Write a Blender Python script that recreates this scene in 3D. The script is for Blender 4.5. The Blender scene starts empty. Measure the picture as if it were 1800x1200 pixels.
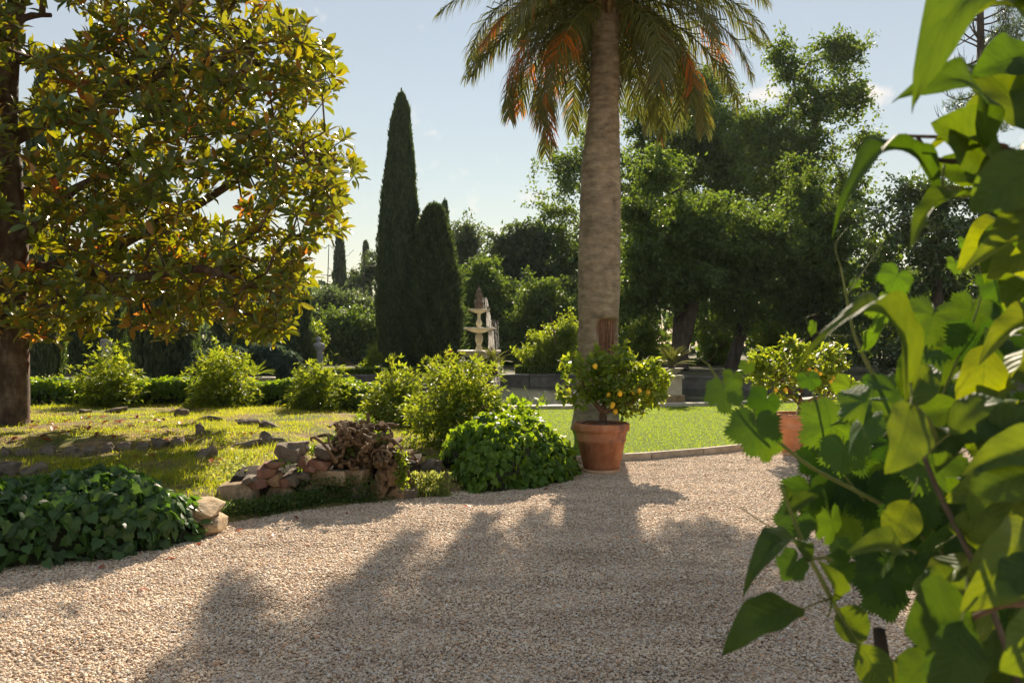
import bpy, math, random
import numpy as np
from mathutils import Vector, Matrix, Euler

# ------------------------------------------------------------------ camera, sky, sun, exposure
rng = np.random.default_rng(11)
random.seed(5)
sc = bpy.context.scene
COL = sc.collection
EYE = 1.64
FPX = 1500.0                       # focal length in photo pixels (1800 wide)
SUN_EL, SUN_AZ = math.radians(32.5), math.radians(6)

cam_d = bpy.data.cameras.new('camera')
cam_d.lens = 30.0
cam_d.sensor_width = 36.0
cam_d.clip_start = 0.05
cam_d.clip_end = 2000
cam_d.dof.use_dof = True
cam_d.dof.focus_distance = 11.0
cam_d.dof.aperture_fstop = 6.3
cam = bpy.data.objects.new('camera', cam_d)
COL.objects.link(cam)
cam.location = (0, 0, EYE)
cam.rotation_euler = (math.radians(90), 0, 0)
sc.camera = cam

w = bpy.data.worlds.new('World')
sc.world = w
w.use_nodes = True
nt = w.node_tree
for n in list(nt.nodes):
    nt.nodes.remove(n)
sky = nt.nodes.new('ShaderNodeTexSky')
sky.sky_type = 'NISHITA'
sky.sun_disc = False
sky.sun_elevation = SUN_EL
sky.sun_rotation = SUN_AZ
sky.air_density = 1.5
sky.dust_density = 0.0
sky.ozone_density = 1.3
bgn = nt.nodes.new('ShaderNodeBackground')
bgn.inputs['Strength'].default_value = 0.05
wout = nt.nodes.new('ShaderNodeOutputWorld')
# a few small fair-weather clouds, placed by direction in the sky
tc = nt.nodes.new('ShaderNodeTexCoord')
def wn(t, **kw):
    n = nt.nodes.new(t)
    for k, v in kw.items():
        setattr(n, k, v)
    return n
def wmath(op, a, b=None, clamp=False):
    n = wn('ShaderNodeMath', operation=op, use_clamp=clamp)
    for i, v in enumerate((a, b)):
        if v is None: continue
        if isinstance(v, (int, float)): n.inputs[i].default_value = v
        else: nt.links.new(v, n.inputs[i])
    return n.outputs[0]
sep = wn('ShaderNodeSeparateXYZ'); nt.links.new(tc.outputs['Generated'], sep.inputs[0])
azm = wmath('ARCTAN2', sep.outputs[0], sep.outputs[1])
elv = wmath('ARCSINE', sep.outputs[2])
nz = wn('ShaderNodeTexNoise'); nz.inputs['Scale'].default_value = 22.0; nz.inputs['Detail'].default_value = 7.0
nz.inputs['Roughness'].default_value = 0.6
nt.links.new(tc.outputs['Generated'], nz.inputs['Vector'])
total = None
def D(x, y):
    X, Z = (x - 900) / FPX, (600 - y) / FPX
    return math.atan2(X, 1), math.atan2(Z, math.hypot(X, 1))
for (cx, cy, rx, ry, k) in [(1515, 168, 62, 24, 1.0), (1345, 170, 70, 18, .75), (930, 348, 60, 14, .6), (522, 22, 14, 10, .55),
                            (575, 400, 60, 14, .5), (800, 405, 160, 16, .35), (1180, 60, 90, 25, .4), (-500, 260, 200, 50, .8),
                            (2400, 200, 220, 50, .8), (2700, -500, 300, 80, .8), (-900, -500, 300, 80, .8)]:
    a0, e0 = D(cx, cy)
    da = wmath('DIVIDE', wmath('SUBTRACT', azm, a0), rx / FPX)
    de = wmath('DIVIDE', wmath('SUBTRACT', elv, e0), ry / FPX)
    q = wmath('ADD', wmath('MULTIPLY', da, da), wmath('MULTIPLY', de, de))
    m = wmath('SUBTRACT', 1.0, q, clamp=True)
    m = wmath('ADD', wmath('MULTIPLY', m, .55), wmath('MULTIPLY', wmath('SUBTRACT', nz.outputs[0], .62), 1.9))
    m = wmath('MULTIPLY', m, 2.2 * k, clamp=True)
    total = m if total is None else wmath('MAXIMUM', total, m)
mixc = wn('ShaderNodeMix', data_type='RGBA')
nt.links.new(wmath('MULTIPLY', total, .85), mixc.inputs[0])
# thin even veil of high cloud over the whole sky
veil = wn('ShaderNodeMix', data_type='RGBA')
nz2 = wn('ShaderNodeTexNoise'); nz2.inputs['Scale'].default_value = 3.0; nz2.inputs['Detail'].default_value = 6.0
nt.links.new(tc.outputs['Generated'], nz2.inputs['Vector'])
nt.links.new(wmath('ADD', wmath('MULTIPLY', nz2.outputs[0], .25), .32), veil.inputs[0])
nt.links.new(sky.outputs[0], veil.inputs[6]); veil.inputs[7].default_value = (4.9, 5.4, 6.2, 1)
nt.links.new(veil.outputs[2], mixc.inputs[6])
mixc.inputs[7].default_value = (9.2, 9.0, 8.9, 1)
nt.links.new(mixc.outputs[2], bgn.inputs['Color'])
nt.links.new(bgn.outputs[0], wout.inputs[0])

sun_d = bpy.data.lights.new('sun', 'SUN')
sun_d.energy = 5.0
sun_d.angle = math.radians(0.53)
sun_d.color = (1.0, .93, .80)
sun = bpy.data.objects.new('sun', sun_d)
COL.objects.link(sun)
sd = Vector((math.sin(SUN_AZ) * math.cos(SUN_EL), math.cos(SUN_AZ) * math.cos(SUN_EL), math.sin(SUN_EL)))
sun.rotation_euler = (sd).to_track_quat('Z', 'Y').to_euler()
sun.location = (0, 0, 30)

sc.view_settings.view_transform = 'Standard'
sc.view_settings.look = 'None'
sc.view_settings.exposure = 1.22
sc.view_settings.use_white_balance = True
sc.view_settings.white_balance_temperature = 7400
sc.view_settings.white_balance_tint = 14
sc.view_settings.gamma = 1
sc.view_settings.use_curve_mapping = False
sc.cycles.use_denoising = True
sc.cycles.volume_bounces = 0
sc.cycles.max_bounces = 6
sc.cycles.diffuse_bounces = 3
sc.cycles.transmission_bounces = 4
sc.cycles.transparent_max_bounces = 12
sc.cycles.sample_clamp_indirect = 4.0
sc.cycles.sample_clamp_direct = 12.0

# ------------------------------------------------------------------ helpers
def P(x, y, d):
    """photo pixel + distance -> world point"""
    return np.array(((x - 900) / FPX * d, d, EYE - (y - 600) / FPX * d))

def mesh(name, V, faces, mats, midx=None, flat=False, uv=None):
    me = bpy.data.meshes.new(name)
    V = np.asarray(V, np.float32).reshape(-1, 3)
    if not isinstance(faces, (list, tuple)): faces = [faces]
    faces = [np.asarray(f, np.int32) for f in faces if len(f)]
    me.vertices.add(len(V)); me.vertices.foreach_set('co', V.ravel())
    loops = np.concatenate([f.ravel() for f in faces])
    tot = np.concatenate([np.full(len(f), f.shape[1], np.int32) for f in faces])
    start = np.concatenate([[0], np.cumsum(tot)[:-1]]).astype(np.int32)
    me.loops.add(len(loops)); me.loops.foreach_set('vertex_index', loops)
    me.polygons.add(len(tot)); me.polygons.foreach_set('loop_start', start)
    for m in (mats if isinstance(mats, (list, tuple)) else [mats]):
        me.materials.append(m)
    if midx is not None:
        me.polygons.foreach_set('material_index', np.asarray(midx, np.int32))
    me.update(calc_edges=True)
    if uv is not None:
        l = me.uv_layers.new(name='UVMap')
        l.data.foreach_set('uv', np.asarray(uv, np.float32)[loops].ravel())
    if flat: me.shade_flat()
    return me

WPOS = {}
def tag(o, label=None, cat=None, group=None, kind=None):
    if label: o['label'] = label
    if cat: o['category'] = cat
    if group: o['group'] = group
    if kind: o['kind'] = kind
    return o

def thing(name, loc, label, cat, group=None):
    o = bpy.data.objects.new(name, None)
    COL.objects.link(o)
    o.empty_display_size = .2
    o.location = [float(v) for v in loc]
    WPOS[o.name] = np.array(loc, float)
    return tag(o, label, cat, group)

def part(name, me, parent=None, at=None, rot=None, scale=None):
    """link a mesh object; at = world position (None: vertices already are world coordinates)"""
    o = bpy.data.objects.new(name, me)
    COL.objects.link(o)
    a = np.zeros(3) if at is None else np.array(at, float)
    base = WPOS[parent.name] if parent is not None else np.zeros(3)
    o.location = [float(v) for v in (a - base)]
    WPOS[o.name] = a
    if rot is not None: o.rotation_euler = rot
    if scale is not None: o.scale = scale if hasattr(scale, '__len__') else (scale,) * 3
    if parent is not None: o.parent = parent
    return o

def norm(v):
    v = np.asarray(v, float)
    return v / np.maximum(np.linalg.norm(v, axis=-1, keepdims=True), 1e-9)

def frames(y, zhint):
    y = norm(y); zhint = np.broadcast_to(zhint, y.shape)
    x = np.cross(y, zhint)
    bad = np.linalg.norm(x, axis=-1) < 1e-4
    if bad.any(): x[bad] = np.cross(y[bad], np.array((.3, .8, .52)))
    x = norm(x); z = np.cross(x, y)
    return np.stack([x, y, z], axis=-1)          # columns

def inst(tv, tf, pos, R, s):
    n, k = len(pos), len(tv)
    s = np.asarray(s, float)
    if s.ndim == 0: s = np.full(n, s)
    sv = tv[None] * (s[:, None, None] if s.ndim == 1 else s[:, None, :])
    V = np.einsum('nij,nkj->nki', R, sv) + np.asarray(pos)[:, None]
    F = tf[None] + (np.arange(n) * k)[:, None, None]
    return V.reshape(-1, 3), F.reshape(-1, tf.shape[1])

class Acc:
    """collects vertex/face batches with material slots"""
    def __init__(s): s.V, s.F, s.M, s.n = [], [], [], 0
    def add(s, V, F, m=0):
        V = np.asarray(V, float).reshape(-1, 3)
        for f in (F if isinstance(F, (list, tuple)) else [F]):
            f = np.asarray(f)
            s.F.append(f + s.n); s.M.append(np.full(len(f), m))
        s.V.append(V); s.n += len(V)
        return s
    def mesh(s, name, mats, flat=False):
        F3 = [f for f in s.F]
        return mesh(name, np.concatenate(s.V), F3, mats, np.concatenate(s.M), flat)

def rdir(n):
    return norm(rng.normal(size=(n, 3)))

# --- leaf templates (y = along the leaf, x = width, z = normal)
DIA_V = np.array([(0, 0, 0), (-.5, .45, .08), (0, 1, -.05), (.5, .45, .08)], float) * (.55, 1, 1)
DIA_F = np.array([(0, 2, 1), (0, 3, 2)])
L8_V = np.array([(0, 0, 0), (0, .35, -.02), (0, .7, -.05), (0, 1, -.16), (-.17, .3, .05), (-.17, .68, .02), (.17, .3, .05), (.17, .68, .02)], float)
L8_F = np.array([(0, 1, 4), (4, 1, 5), (1, 2, 5), (5, 2, 3), (0, 6, 1), (6, 7, 1), (1, 7, 2), (7, 3, 2)])
def ivy_leaf():
    o = [(0, .02), (.28, -.12), (.52, .10), (.40, .30), (.38, .52), (.20, .64), (0, 1.0), (-.20, .64), (-.38, .52), (-.40, .30), (-.52, .10), (-.28, -.12)]
    V = [(0, .3, .06)] + [(x, y, -.10 * (x * x * 2 + (y - .3) ** 2)) for x, y in o]
    F = [(0, i + 1, (i + 1) % 12 + 1) for i in range(12)]
    return np.array(V, float), np.array(F)[:, ::1]
IVY_V, IVY_F = ivy_leaf()
def tri_leaf():
    Vs, Fs = [], []
    for i, (a, l) in enumerate(((-52, .75), (0, 1), (52, .75))):
        c, s = math.cos(math.radians(a)), math.sin(math.radians(a))
        v = DIA_V * (.62 * l, l, l)
        Vs.append(np.stack([v[:, 0] * c + v[:, 1] * s, -v[:, 0] * s + v[:, 1] * c, v[:, 2] - .12 * abs(i - 1) * v[:, 1]], -1))
        Fs.append(DIA_F + 4 * i)
    return np.concatenate(Vs), np.concatenate(Fs)
TRI_V, TRI_F = tri_leaf()

# --- tubes, lathes, rocks
def sweep(pts, rad, ns=6, cap=False):
    pts = np.asarray(pts, float); n = len(pts)
    rad = np.broadcast_to(np.asarray(rad, float), (n,))
    t = norm(np.gradient(pts, axis=0))
    ref = np.array((0.13, .31, .94)) if abs(t[0, 2]) < .8 else np.array((.94, .31, .13))
    x = norm(np.cross(t, ref)); y = np.cross(t, x)
    a = np.linspace(0, 2 * np.pi, ns, endpoint=False)
    V = pts[:, None] + rad[:, None, None] * (np.cos(a)[None, :, None] * x[:, None] + np.sin(a)[None, :, None] * y[:, None])
    i = np.arange(n - 1)[:, None] * ns; j = np.arange(ns)[None]; j2 = (j + 1) % ns
    F = np.stack([i + j, i + j2, i + ns + j2, i + ns + j], -1).reshape(-1, 4)
    V = V.reshape(-1, 3)
    if cap:
        V = np.concatenate([V, pts[:1], pts[-1:]]); c0, c1 = n * ns, n * ns + 1
        T = [(c0, (k + 1) % ns, k) for k in range(ns)] + [(c1, (n - 1) * ns + k, (n - 1) * ns + (k + 1) % ns) for k in range(ns)]
        return V, [F, np.array(T)]
    return V, [F]

def lathe(prof, ns=32, c=(0, 0, 0), fn=None):
    prof = np.asarray(prof, float)
    a = np.linspace(0, 2 * np.pi, ns, endpoint=False)
    n = len(prof)
    r = np.repeat(prof[:, :1], ns, 1); z = np.repeat(prof[:, 1:2], ns, 1)
    if fn is not None: r = fn(r, z, a[None])
    V = np.stack([r * np.cos(a)[None], r * np.sin(a)[None], z], -1).reshape(-1, 3) + np.array(c, float)
    i = np.arange(n - 1)[:, None] * ns; j = np.arange(ns)[None]; j2 = (j + 1) % ns
    return V, np.stack([i + j, i + j2, i + ns + j2, i + ns + j], -1).reshape(-1, 4)

def ico(sub):
    import bmesh
    bm = bmesh.new(); bmesh.ops.create_icosphere(bm, subdivisions=sub, radius=1)
    V = np.array([v.co[:] for v in bm.verts]); F = np.array([[v.index for v in f.verts] for f in bm.faces]); bm.free()
    return V, F
ICO1, ICO2, ICO3 = ico(1), ico(2), ico(3)

def rock_verts(size, cuts=9, rough=.06, seed=0, src=ICO3, boxy=.5, dlo=.45, dhi=.8):
    r = np.random.default_rng(seed)
    V = src[0].copy()
    box = np.sign(V) * np.abs(V) ** .22
    V = V * (1 - boxy) + box * .8 * boxy
    for _ in range(cuts):
        nn = norm(r.normal(size=3)); d = r.uniform(dlo, dhi)
        s = V @ nn; m = s > d
        V[m] -= np.outer((s[m] - d) * .92, nn)
    f = r.normal(size=(6, 3)) * 3; ph = r.uniform(0, 6.3, 6)
    V *= 1 + rough * np.sin(V @ f.T + ph).sum(1, keepdims=True) * .5 + rough * vnoise(V, 7, seed + 5)[:, None] + rough * .5 * vnoise(V, 17, seed + 6)[:, None]
    V += r.normal(size=V.shape) * rough * .12
    return V * np.asarray(size, float)

def cube_grid(n=8):
    t = np.linspace(-1, 1, n + 1); V, F, o = [], [], 0
    for ax in range(3):
        for sg in (-1, 1):
            a, b = np.meshgrid(t, t, indexing='ij'); q = np.zeros((n + 1, n + 1, 3)); q[..., ax] = sg; q[..., (ax + 1) % 3] = a * sg; q[..., (ax + 2) % 3] = b
            V.append(q.reshape(-1, 3)); i = np.arange(n)[:, None] * (n + 1); j = np.arange(n)[None]
            F.append(np.stack([i + j, i + n + 1 + j, i + n + 2 + j, i + j + 1], -1).reshape(-1, 4) + o); o += (n + 1) ** 2
    V = np.concatenate(V); F = np.concatenate(F)
    u, inv = np.unique(np.round(V, 5), axis=0, return_inverse=True)
    return u, inv.ravel()[F]
CUBE = cube_grid()
def chipped(size, cuts, rough, seed, round_=.12, dlo=.8, dhi=1.3):
    r = np.random.default_rng(seed)
    V = CUBE[0] * (1 - round_) + norm(CUBE[0]) * 1.15 * round_
    V = V @ np.array([(1, r.normal() * .12, 0), (r.normal() * .08, 1, r.normal() * .08), (r.normal() * .1, 0, 1)])
    for _ in range(cuts):
        nn = norm(r.normal(size=3)); d = r.uniform(dlo, dhi); s = V @ nn; m = s > d
        V[m] -= np.outer((s[m] - d) * .95, nn)
    nrm = norm(V)
    V = V + nrm * rough * (1.3 * vnoise(V, 2.6, seed + 1)[:, None] + .8 * vnoise(V, 6, seed + 2)[:, None] + .5 * vnoise(V, 14, seed + 3)[:, None])
    return V * np.asarray(size, float)

def box(x0, x1, y0, y1, z0, z1):
    V = np.array([(x, y, z) for x in (x0, x1) for y in (y0, y1) for z in (z0, z1)], float)
    F = np.array([(0, 1, 3, 2), (4, 6, 7, 5), (0, 4, 5, 1), (2, 3, 7, 6), (0, 2, 6, 4), (1, 5, 7, 3)])
    return V, F

def vnoise(p, f, seed=0, o=3):
    """cheap smooth pseudo-noise, about -1..1"""
    r = np.random.default_rng(seed); p = np.asarray(p, float)
    out = 0
    for k in range(o * 4):
        d = norm(r.normal(size=p.shape[-1])); out = out + np.sin((p @ d) * f * (1 + .5 * k) + r.uniform(0, 6.3)) / (1 + .35 * k)
    return out / (1.6 * o)

# --- branching skeleton
def grow(chains, tips, seg=.3, rtip=.006, p=.46, bend=.12, lowest=None, seed=3):
    r = np.random.default_rng(seed)
    pos, par, fix = [], [], []
    for (pts, rad, start) in chains:
        pts = np.asarray(pts, float)
        prev = -1
        if start is not None:
            prev = int(np.argmin(np.linalg.norm(np.array(pos) - pts[0], axis=1)))
        L = np.linspace(0, len(pts) - 1, max(2, int(np.linalg.norm(np.diff(pts, axis=0), axis=1).sum() / seg) + 1))
        for k, t in enumerate(L):
            i = min(int(t), len(pts) - 2); f = t - i
            pos.append(pts[i] * (1 - f) + pts[i + 1] * f); par.append(prev); prev = len(pos) - 1
            fix.append(np.interp(t, np.arange(len(pts)), rad))
    n0 = len(pos)
    cap = n0 + int(sum(np.linalg.norm(tips - np.mean(pos, axis=0), axis=1)) / seg * 1.5) + len(tips) * 4 + 100
    A = np.zeros((cap, 3)); A[:n0] = pos; n = n0
    ok = np.ones(cap, bool)
    if lowest is not None: ok[:n0] = A[:n0, 2] > lowest
    D0 = np.array([np.linalg.norm(A[:n0] - t, axis=1).min() for t in tips])
    ends = []
    for ti in np.argsort(D0):
        t = tips[ti]
        d = np.linalg.norm(A[:n] - t, axis=1) + (~ok[:n]) * 1e3
        b = int(np.argmin(d)); L = d[b] if d[b] < 1e3 else np.linalg.norm(A[b] - t)
        k = max(1, int(L / seg)); off = r.normal(size=3) * L * bend; off[2] -= abs(off[2]) * .3
        a = A[b].copy(); prev = b
        for q in range(1, k + 1):
            f = q / k
            if n >= cap: break
            A[n] = a * (1 - f) + t * f + off * math.sin(math.pi * f)
            par.append(prev); fix.append(0); prev = n; n += 1
        ends.append((ti, prev))
    cnt = np.zeros(n)
    for ti, e in ends: cnt[e] += 1
    par = np.array(par[:n])
    for i in range(n - 1, 0, -1):
        if par[i] >= 0: cnt[par[i]] += cnt[i]
    rad = np.maximum(rtip * np.maximum(cnt, 1) ** p, np.array(fix[:n]))
    main = np.full(n, -1); best = np.zeros(n)
    for i in range(n):
        q = par[i]
        if q >= 0 and (cnt[i] + 10 * (fix[i] > 0) * (fix[q] > 0)) > best[q]:
            best[q] = cnt[i] + 10 * (fix[i] > 0) * (fix[q] > 0); main[q] = i
    paths = []
    for i in range(n):
        if par[i] < 0 or main[par[i]] != i:
            path = [i]
            while main[path[-1]] >= 0: path.append(main[path[-1]])
            if par[i] >= 0:
                rr = rad[path]; pts = np.concatenate([A[par[i]][None], A[path]]); rr = np.concatenate([[min(rr[0] * 1.15, rad[par[i]])], rr])
            else:
                pts, rr = A[path], rad[path]
            if len(pts) > 1: paths.append((pts, rr))
    tipdir = np.zeros((len(tips), 3))
    for ti, e in ends:
        q = par[e] if par[e] >= 0 else e
        tipdir[ti] = A[e] - A[q]
    return paths, norm(tipdir + 1e-6)

def skeleton_mesh(name, paths, mat, big=.05, flare=None):
    acc = Acc()
    for pts, r in paths:
        ns = 10 if r[0] > .12 else (7 if r[0] > big else (5 if r[0] > .015 else 3))
        V, F = sweep(pts, r, ns)
        acc.add(V, F)
    return acc.mesh(name, mat)

# ------------------------------------------------------------------ materials
def new_mat(name):
    m = bpy.data.materials.new(name); m.use_nodes = True
    t = m.node_tree
    for n in list(t.nodes): t.nodes.remove(n)
    return m, t, t.nodes.new('ShaderNodeOutputMaterial')

def ramp(t, fac, stops, interp='LINEAR'):
    n = t.nodes.new('ShaderNodeValToRGB'); n.color_ramp.interpolation = interp
    el = n.color_ramp.elements
    while len(el) < len(stops): el.new(.5)
    for e, (p_, c) in zip(el, stops):
        e.position = p_; e.color = (*c, 1)
    t.links.new(fac, n.inputs[0])
    return n.outputs[0]

def noise_node(t, scale, detail=5, rough=.6, coord='Object', dist=0, vec=None):
    n = t.nodes.new('ShaderNodeTexNoise')
    n.inputs['Scale'].default_value = scale; n.inputs['Detail'].default_value = detail
    n.inputs['Roughness'].default_value = rough; n.inputs['Distortion'].default_value = dist
    if vec is None:
        c = t.nodes.new('ShaderNodeTexCoord'); vec = c.outputs[coord]
    t.links.new(vec, n.inputs['Vector'])
    return n

def leaf_mat(name, col, trans, tmix=.45, rough=.42, spec=.45, var=.35, back=None, hue=.03):
    m, t, out = new_mat(name)
    g = t.nodes.new('ShaderNodeNewGeometry'); oi = t.nodes.new('ShaderNodeObjectInfo')
    a = t.nodes.new('ShaderNodeMath'); a.operation = 'ADD'
    t.links.new(g.outputs['Random Per Island'], a.inputs[0]); t.links.new(oi.outputs['Random'], a.inputs[1])
    f = t.nodes.new('ShaderNodeMath'); f.operation = 'FRACT'; t.links.new(a.outputs[0], f.inputs[0])
    c = np.array(col); 
    lo = tuple(np.clip(c * (1 - var) * (1 - hue * 2, 1, 1), 0, 1)); hi = tuple(np.clip(c * (1 + var) * (1 + hue * 6, 1, 1), 0, 1))
    base = ramp(t, f.outputs[0], [(0, lo), (.55, tuple(c)), (1, hi)])
    if back is not None:
        mx = t.nodes.new('ShaderNodeMix'); mx.data_type = 'RGBA'
        t.links.new(g.outputs['Backfacing'], mx.inputs[0]); t.links.new(base, mx.inputs[6])
        b2 = ramp(t, f.outputs[0], [(0, (.07, .115, .03)), (.36, (.09, .125, .035)), (.50, tuple(np.array(back) * .9)), (1, tuple(np.array(back) * 1.5))])
        t.links.new(b2, mx.inputs[7]); base = mx.outputs[2]
    p = t.nodes.new('ShaderNodeBsdfPrincipled')
    t.links.new(base, p.inputs['Base Color'])
    p.inputs['Roughness'].default_value = rough
    p.inputs['Specular IOR Level'].default_value = spec
    tr = t.nodes.new('ShaderNodeBsdfTranslucent')
    tc_ = np.array(trans)
    tcol = ramp(t, f.outputs[0], [(0, tuple(np.clip(tc_ * (.75, .85, .8), 0, 1))), (.6, tuple(tc_)), (1, tuple(np.clip(tc_ * (1.3, 1.1, 1), 0, 1)))])
    t.links.new(tcol, tr.inputs['Color'])
    mix = t.nodes.new('ShaderNodeMixShader'); mix.inputs[0].default_value = tmix
    t.links.new(p.outputs[0], mix.inputs[1]); t.links.new(tr.outputs[0], mix.inputs[2])
    t.links.new(mix.outputs[0], out.inputs['Surface'])
    return m

def surf_mat(name, stops, scale=6, rough=.85, bump=.4, bscale=None, detail=8, spec=.3, coord='Object', stretch=None, bdist=.02, extra=None, islands=0):
    m, t, out = new_mat(name)
    c = t.nodes.new('ShaderNodeTexCoord'); vec = c.outputs[coord]
    if stretch:
        mp = t.nodes.new('ShaderNodeMapping'); mp.inputs['Scale'].default_value = stretch
        t.links.new(vec, mp.inputs[0]); vec = mp.outputs[0]
    n1 = noise_node(t, scale, detail, .65, vec=vec)
    col = ramp(t, n1.outputs[0], stops)
    oi = t.nodes.new('ShaderNodeObjectInfo'); hsv = t.nodes.new('ShaderNodeHueSaturation')
    mr = t.nodes.new('ShaderNodeMapRange'); mr.inputs[3].default_value = .8; mr.inputs[4].default_value = 1.2
    t.links.new(oi.outputs['Random'], mr.inputs[0]); t.links.new(mr.outputs[0], hsv.inputs['Value']); t.links.new(col, hsv.inputs['Color'])
    col = hsv.outputs[0]
    if extra is not None:           # (colour, noise scale, lo, hi): patches of another colour (lichen, stain)
        n3 = noise_node(t, extra[1], 6, .7, vec=vec)
        mk = t.nodes.new('ShaderNodeMapRange'); mk.inputs[1].default_value = extra[2]; mk.inputs[2].default_value = extra[3]
        t.links.new(n3.outputs[0], mk.inputs[0])
        mx = t.nodes.new('ShaderNodeMix'); mx.data_type = 'RGBA'
        t.links.new(mk.outputs[0], mx.inputs[0]); t.links.new(col, mx.inputs[6]); mx.inputs[7].default_value = (*extra[0], 1)
        col = mx.outputs[2]
    p = t.nodes.new('ShaderNodeBsdfPrincipled')
    t.links.new(col, p.inputs['Base Color'])
    p.inputs['Roughness'].default_value = rough; p.inputs['Specular IOR Level'].default_value = spec
    n2 = noise_node(t, bscale or scale * 4, 8, .7, vec=vec)
    b = t.nodes.new('ShaderNodeBump'); b.inputs['Strength'].default_value = bump; b.inputs['Distance'].default_value = bdist
    t.links.new(n2.outputs[0], b.inputs['Height']); t.links.new(b.outputs[0], p.inputs['Normal'])
    t.links.new(p.outputs[0], out.inputs['Surface'])
    return m

M = {}
M['magnolia'] = leaf_mat('magnolia_leaf', (.052, .115, .022), (.38, .37, .012), .38, .28, .6, .4, back=(.27, .115, .03))
M['magnolia_dry'] = leaf_mat('magnolia_dry_leaf', (.32, .11, .03), (.62, .22, .03), .5, .5, .3)
M['ivy'] = leaf_mat('ivy_leaf', (.034, .09, .024), (.16, .34, .03), .28, .46, .36, .45)
M['ivy_bright'] = leaf_mat('ivy_bright_leaf', (.065, .15, .022), (.36, .52, .02), .42, .48, .34, .4)
M['shrub'] = leaf_mat('shrub_leaf', (.075, .14, .026), (.42, .50, .03), .43, .5, .34, .4)
M['lemon_leaf'] = leaf_mat('lemon_leaf', (.08, .15, .025), (.44, .53, .03), .42, .45, .4, .4)
M['oak'] = leaf_mat('dark_tree_leaf', (.07, .125, .045), (.22, .33, .03), .36, .55, .2, .5)
M['poplar'] = leaf_mat('poplar_leaf', (.07, .125, .04), (.24, .35, .03), .36, .55, .22, .45)
M['bush'] = leaf_mat('bright_bush_leaf', (.085, .15, .03), (.42, .52, .03), .45, .5, .3, .35)
M['evergreen'] = leaf_mat('evergreen_leaf', (.06, .11, .035), (.18, .28, .03), .25, .3, .6, .45)
M['cypress'] = leaf_mat('cypress_spray', (.075, .115, .065), (.14, .22, .03), .25, .65, .2, .4)
M['blue_conifer'] = leaf_mat('blue_conifer_needles', (.06, .10, .075), (.14, .22, .09), .25, .65, .2, .35)
M['far_leaf'] = leaf_mat('far_wood_leaf', (.055, .09, .045), (.18, .26, .06), .35, .55, .3, .45)
M['palm_leaf'] = leaf_mat('palm_leaflet', (.10, .11, .04), (.24, .26, .04), .3, .38, .5, .4)
M['palm_dry'] = leaf_mat('palm_dry_leaflet', (.38, .13, .03), (.65, .22, .03), .5, .5, .3, .3)
M['grass'] = leaf_mat('grass_blade', (.15, .20, .035), (.60, .64, .035), .5, .5, .12, .4)
M['grass_green'] = leaf_mat('grass_green_blade', (.11, .19, .02), (.46, .60, .015), .5, .5, .1, .25)
M['weed'] = leaf_mat('weed_leaf', (.05, .10, .025), (.22, .34, .04), .35, .5, .3, .4)
M['weed_light'] = leaf_mat('weed_light_leaf', (.14, .19, .06), (.45, .50, .10), .45, .5, .3, .35)
M['flower'] = leaf_mat('pink_flower', (.55, .12, .11), (.6, .12, .1), .35, .5, .3, .3)
M['petal'] = leaf_mat('white_petal', (.75, .72, .66), (.7, .66, .55), .3, .5, .3, .1)
M['red_leaf'] = leaf_mat('fallen_rust_leaf', (.30, .07, .03), (.4, .1, .03), .25, .5, .4, .45)
M['red_rose'] = leaf_mat('red_leaf', (.5, .03, .02), (.5, .03, .02), .25, .5, .4, .3)
M['bark'] = surf_mat('magnolia_bark', [(.3, (.035, .024, .018)), (.5, (.11, .075, .05)), (.68, (.22, .17, .12))], 7, .9, .9, 22, stretch=(1, 1, .6), bdist=.03, extra=((.10, .03, .02), 2.5, .58, .68))
M['dark_bark'] = surf_mat('dark_bark', [(.3, (.03, .024, .02)), (.6, (.10, .08, .06)), (.75, (.17, .14, .11))], 5, .9, .9, 18, stretch=(1, 1, .4), bdist=.03)
M['pale_bark'] = surf_mat('pale_bark', [(.3, (.09, .08, .065)), (.7, (.28, .25, .21))], 5, .9, .7, 16, stretch=(1, 1, .4), bdist=.03)
M['twig'] = surf_mat('green_stem', [(.3, (.10, .13, .03)), (.7, (.18, .20, .06))], 9, .6, .3)
M['brown_twig'] = surf_mat('brown_stem', [(.3, (.10, .055, .03)), (.7, (.22, .13, .08))], 9, .8, .5)
M['root'] = surf_mat('weathered_root', [(.25, (.045, .027, .014)), (.5, (.15, .095, .05)), (.75, (.33, .245, .155))], 9, .9, 1.0, 30, bdist=.02)
M['cut_wood'] = surf_mat('cut_wood_end', [(.3, (.36, .22, .13)), (.7, (.55, .38, .25))], 20, .85, .4, 60)
M['rock'] = surf_mat('field_stone', [(.3, (.07, .055, .042)), (.5, (.17, .135, .10)), (.7, (.32, .265, .20))], 7, .92, .9, 26, bdist=.03, extra=((.075, .07, .055), 3.5, .55, .68))
M['tan_stone'] = surf_mat('tan_wall_stone', [(.3, (.20, .13, .07)), (.5, (.36, .26, .155)), (.72, (.50, .40, .27))], 6, .92, .9, 24, bdist=.03, extra=((.09, .08, .055), 4, .56, .7))
M['tufa'] = surf_mat('porous_tufa', [(.3, (.12, .07, .04)), (.5, (.34, .22, .13)), (.7, (.46, .33, .21))], 16, .95, 1.0, 30, bdist=.05)
M['brick'] = surf_mat('old_brick', [(.3, (.13, .065, .045)), (.55, (.25, .13, .09)), (.75, (.36, .24, .18))], 10, .9, .7, 40)
M['pool_stone'] = surf_mat('grey_pool_stone', [(.3, (.075, .07, .062)), (.55, (.16, .15, .135)), (.75, (.27, .255, .23))], 3, .85, .5, 30, extra=((.09, .085, .07), 2, .56, .7))
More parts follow.
